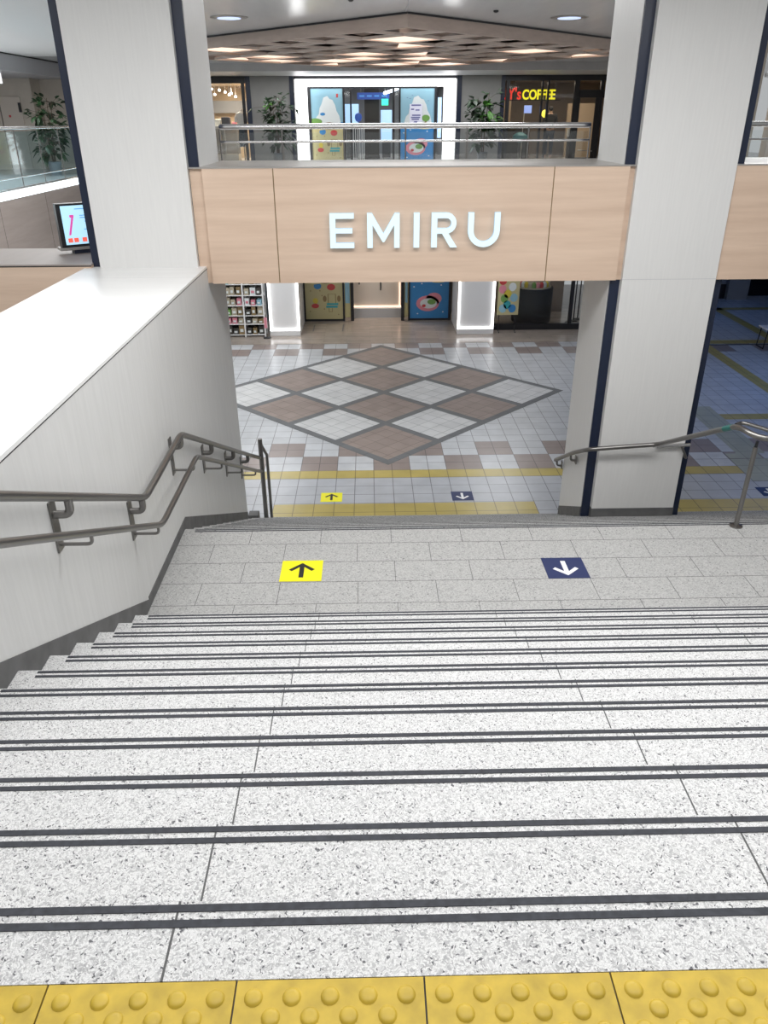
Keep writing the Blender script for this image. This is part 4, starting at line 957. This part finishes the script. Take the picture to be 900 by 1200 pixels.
for k, (x, w) in enumerate(((5.62, 'nearest the window post'), (5.78, 'second from the window post'), (5.95, 'third from the window post'))):
    b = MB(); b.tube([(x, 21.5+.2*k, 0), (x, 21.5+.2*k, 2.2)], .018, 'cafe_dark', 8); b.lathe([(.12, 0), (.12, .02), (.02, .04)], (x, 21.5+.2*k, 0), 'cafe_dark', 14)
    tag(b.build('pole_stand', smooth=True), 'thin dark pole stand inside the lower shop window, '+w, 'stand', 'pole stands in the window')
# chair in the dim right concourse
t = thing('chair', 'pale seated chair on dark legs in the dim right concourse', 'chair', (10.0, 18.7, 0))
b = MB(); b.box(9.72, 10.25, 18.5, 18.95, .47, .51, 'white_paint'); b.build('seat', t, bevel=.015)
b = MB(); b.box(9.98, 10.02, 18.5, 18.95, .51, .95, 'pale_grey', Matrix.Translation((0, 0, 0))); b.build('backrest', t, bevel=.01)
for x, y in ((9.78, 18.55), (10.2, 18.55), (9.78, 18.9), (10.2, 18.9)): b = MB(); b.tube([(x, y, .47), (x-.04, y, 0)], .014, 'black_metal', 8); b.build('leg', t)
b = MB(); b.tube([(9.74, 18.55, .02), (9.74, 18.9, .02)], .014, 'black_metal', 8); b.build('foot_bar', t)

# ------------------------------------------------------------------ lights
def area(name, loc, size, power, col=(1, 1, 1), rot=(0, 0, 0), spread=180):
    l = bpy.data.lights.new(name, 'AREA'); l.shape = 'RECTANGLE'; l.size, l.size_y = size; l.energy = power; l.color = col; l.spread = math.radians(spread)
    o = bpy.data.objects.new(name, l); COL.objects.link(o); o.location = loc; o.rotation_euler = rot
    return o
area('ceiling_lamp', (1.0, 1.2, 6.5), (6, 1.6), 105)
area('ceiling_lamp', (1.0, 4.9, 6.5), (7, 1.2), 262)
area('ceiling_lamp', (-4.6, 5.0, 6.5), (3, 2), 60)
area('concourse_lamp', (.3, 12.2, 3.42), (5, 1.2), 92, (.96, .98, 1))
area('concourse_lamp', (-2.6, 17.5, 3.42), (1.2, 3), 56, (.97, .98, 1))
area('concourse_lamp', (3.2, 17.5, 3.42), (1.2, 3), 56, (.97, .98, 1))
area('concourse_lamp', (9.5, 14.5, 3.42), (3, 5), 52, (.14, .36, 1))
area('concourse_lamp', (10.5, 22, 3.42), (3, 2), 14, (.2, .4, 1))
area('concourse_lamp', (4.6, 22.0, 3.3), (1.5, .8), 14, (1, .95, .85))
area('hall_fill', (.6, 27.2, 6.36), (10, .5), 120)  # added fill lights without fixtures, brightening the upper ceiling and shopfronts
area('hall_fill', (-3.5, 12.5, 6.5), (1.5, 3), 110)
area('hall_fill', (6.5, 13, 6.5), (2, 3), 150)
area('hall_fill', (.6, 11.3, 6.5), (3, 1), 110)
area('hall_fill', (-9, 18, 6.15), (2, 8), 230)
area('hall_fill', (-5.0, 15, 6.5), (2, 4), 170)
area('hall_fill', (10.5, 22, 6.5), (2, 6), 160)
area('shop_lamp', (-4.8, 30.5, 6.1), (1.2, 2), 110, (1, .86, .68))
area('shop_lamp', (6.6, 30.0, 6.2), (3, 2), 50, (1, .85, .7))
area('shop_lamp', (.5, 33, 6.2), (3, 3), 60)
area('shop_lamp', (.2, 22.35, 2.3), (1.2, .2), 34, (1, .85, .7))
w = bpy.data.worlds.new('World'); SC.world = w; w.use_nodes = True
w.node_tree.nodes['Background'].inputs['Color'].default_value = (.95, .98, 1, 1); w.node_tree.nodes['Background'].inputs['Strength'].default_value = .45

# ------------------------------------------------------------------ camera
f, pit, yaw, rol = 896.94, .474602, .0174884, -.0052456
cp, sp = math.cos(pit), math.sin(pit)
fw = Vector((math.sin(yaw)*cp, math.cos(yaw)*cp, -sp)); rt = Vector((math.cos(yaw), -math.sin(yaw), 0)); upv = rt.cross(fw)
Rv = rt*math.cos(rol)+upv*math.sin(rol); Uv = upv*math.cos(rol)-rt*math.sin(rol)
cam = bpy.data.cameras.new('camera'); cam.sensor_fit = 'HORIZONTAL'; cam.sensor_width = 36; cam.lens = 36*f/900; cam.clip_start = .02; cam.clip_end = 200
co = bpy.data.objects.new('camera', cam); COL.objects.link(co)
M = Matrix((Rv, Uv, -fw)).transposed().to_4x4(); M.translation = (0, 0, ZC); co.matrix_world = M
SC.camera = co
SC.view_settings.view_transform = 'Standard'; SC.view_settings.look = 'None'; SC.view_settings.gamma = 1; SC.view_settings.exposure = 0
SC.view_settings.use_curve_mapping = False
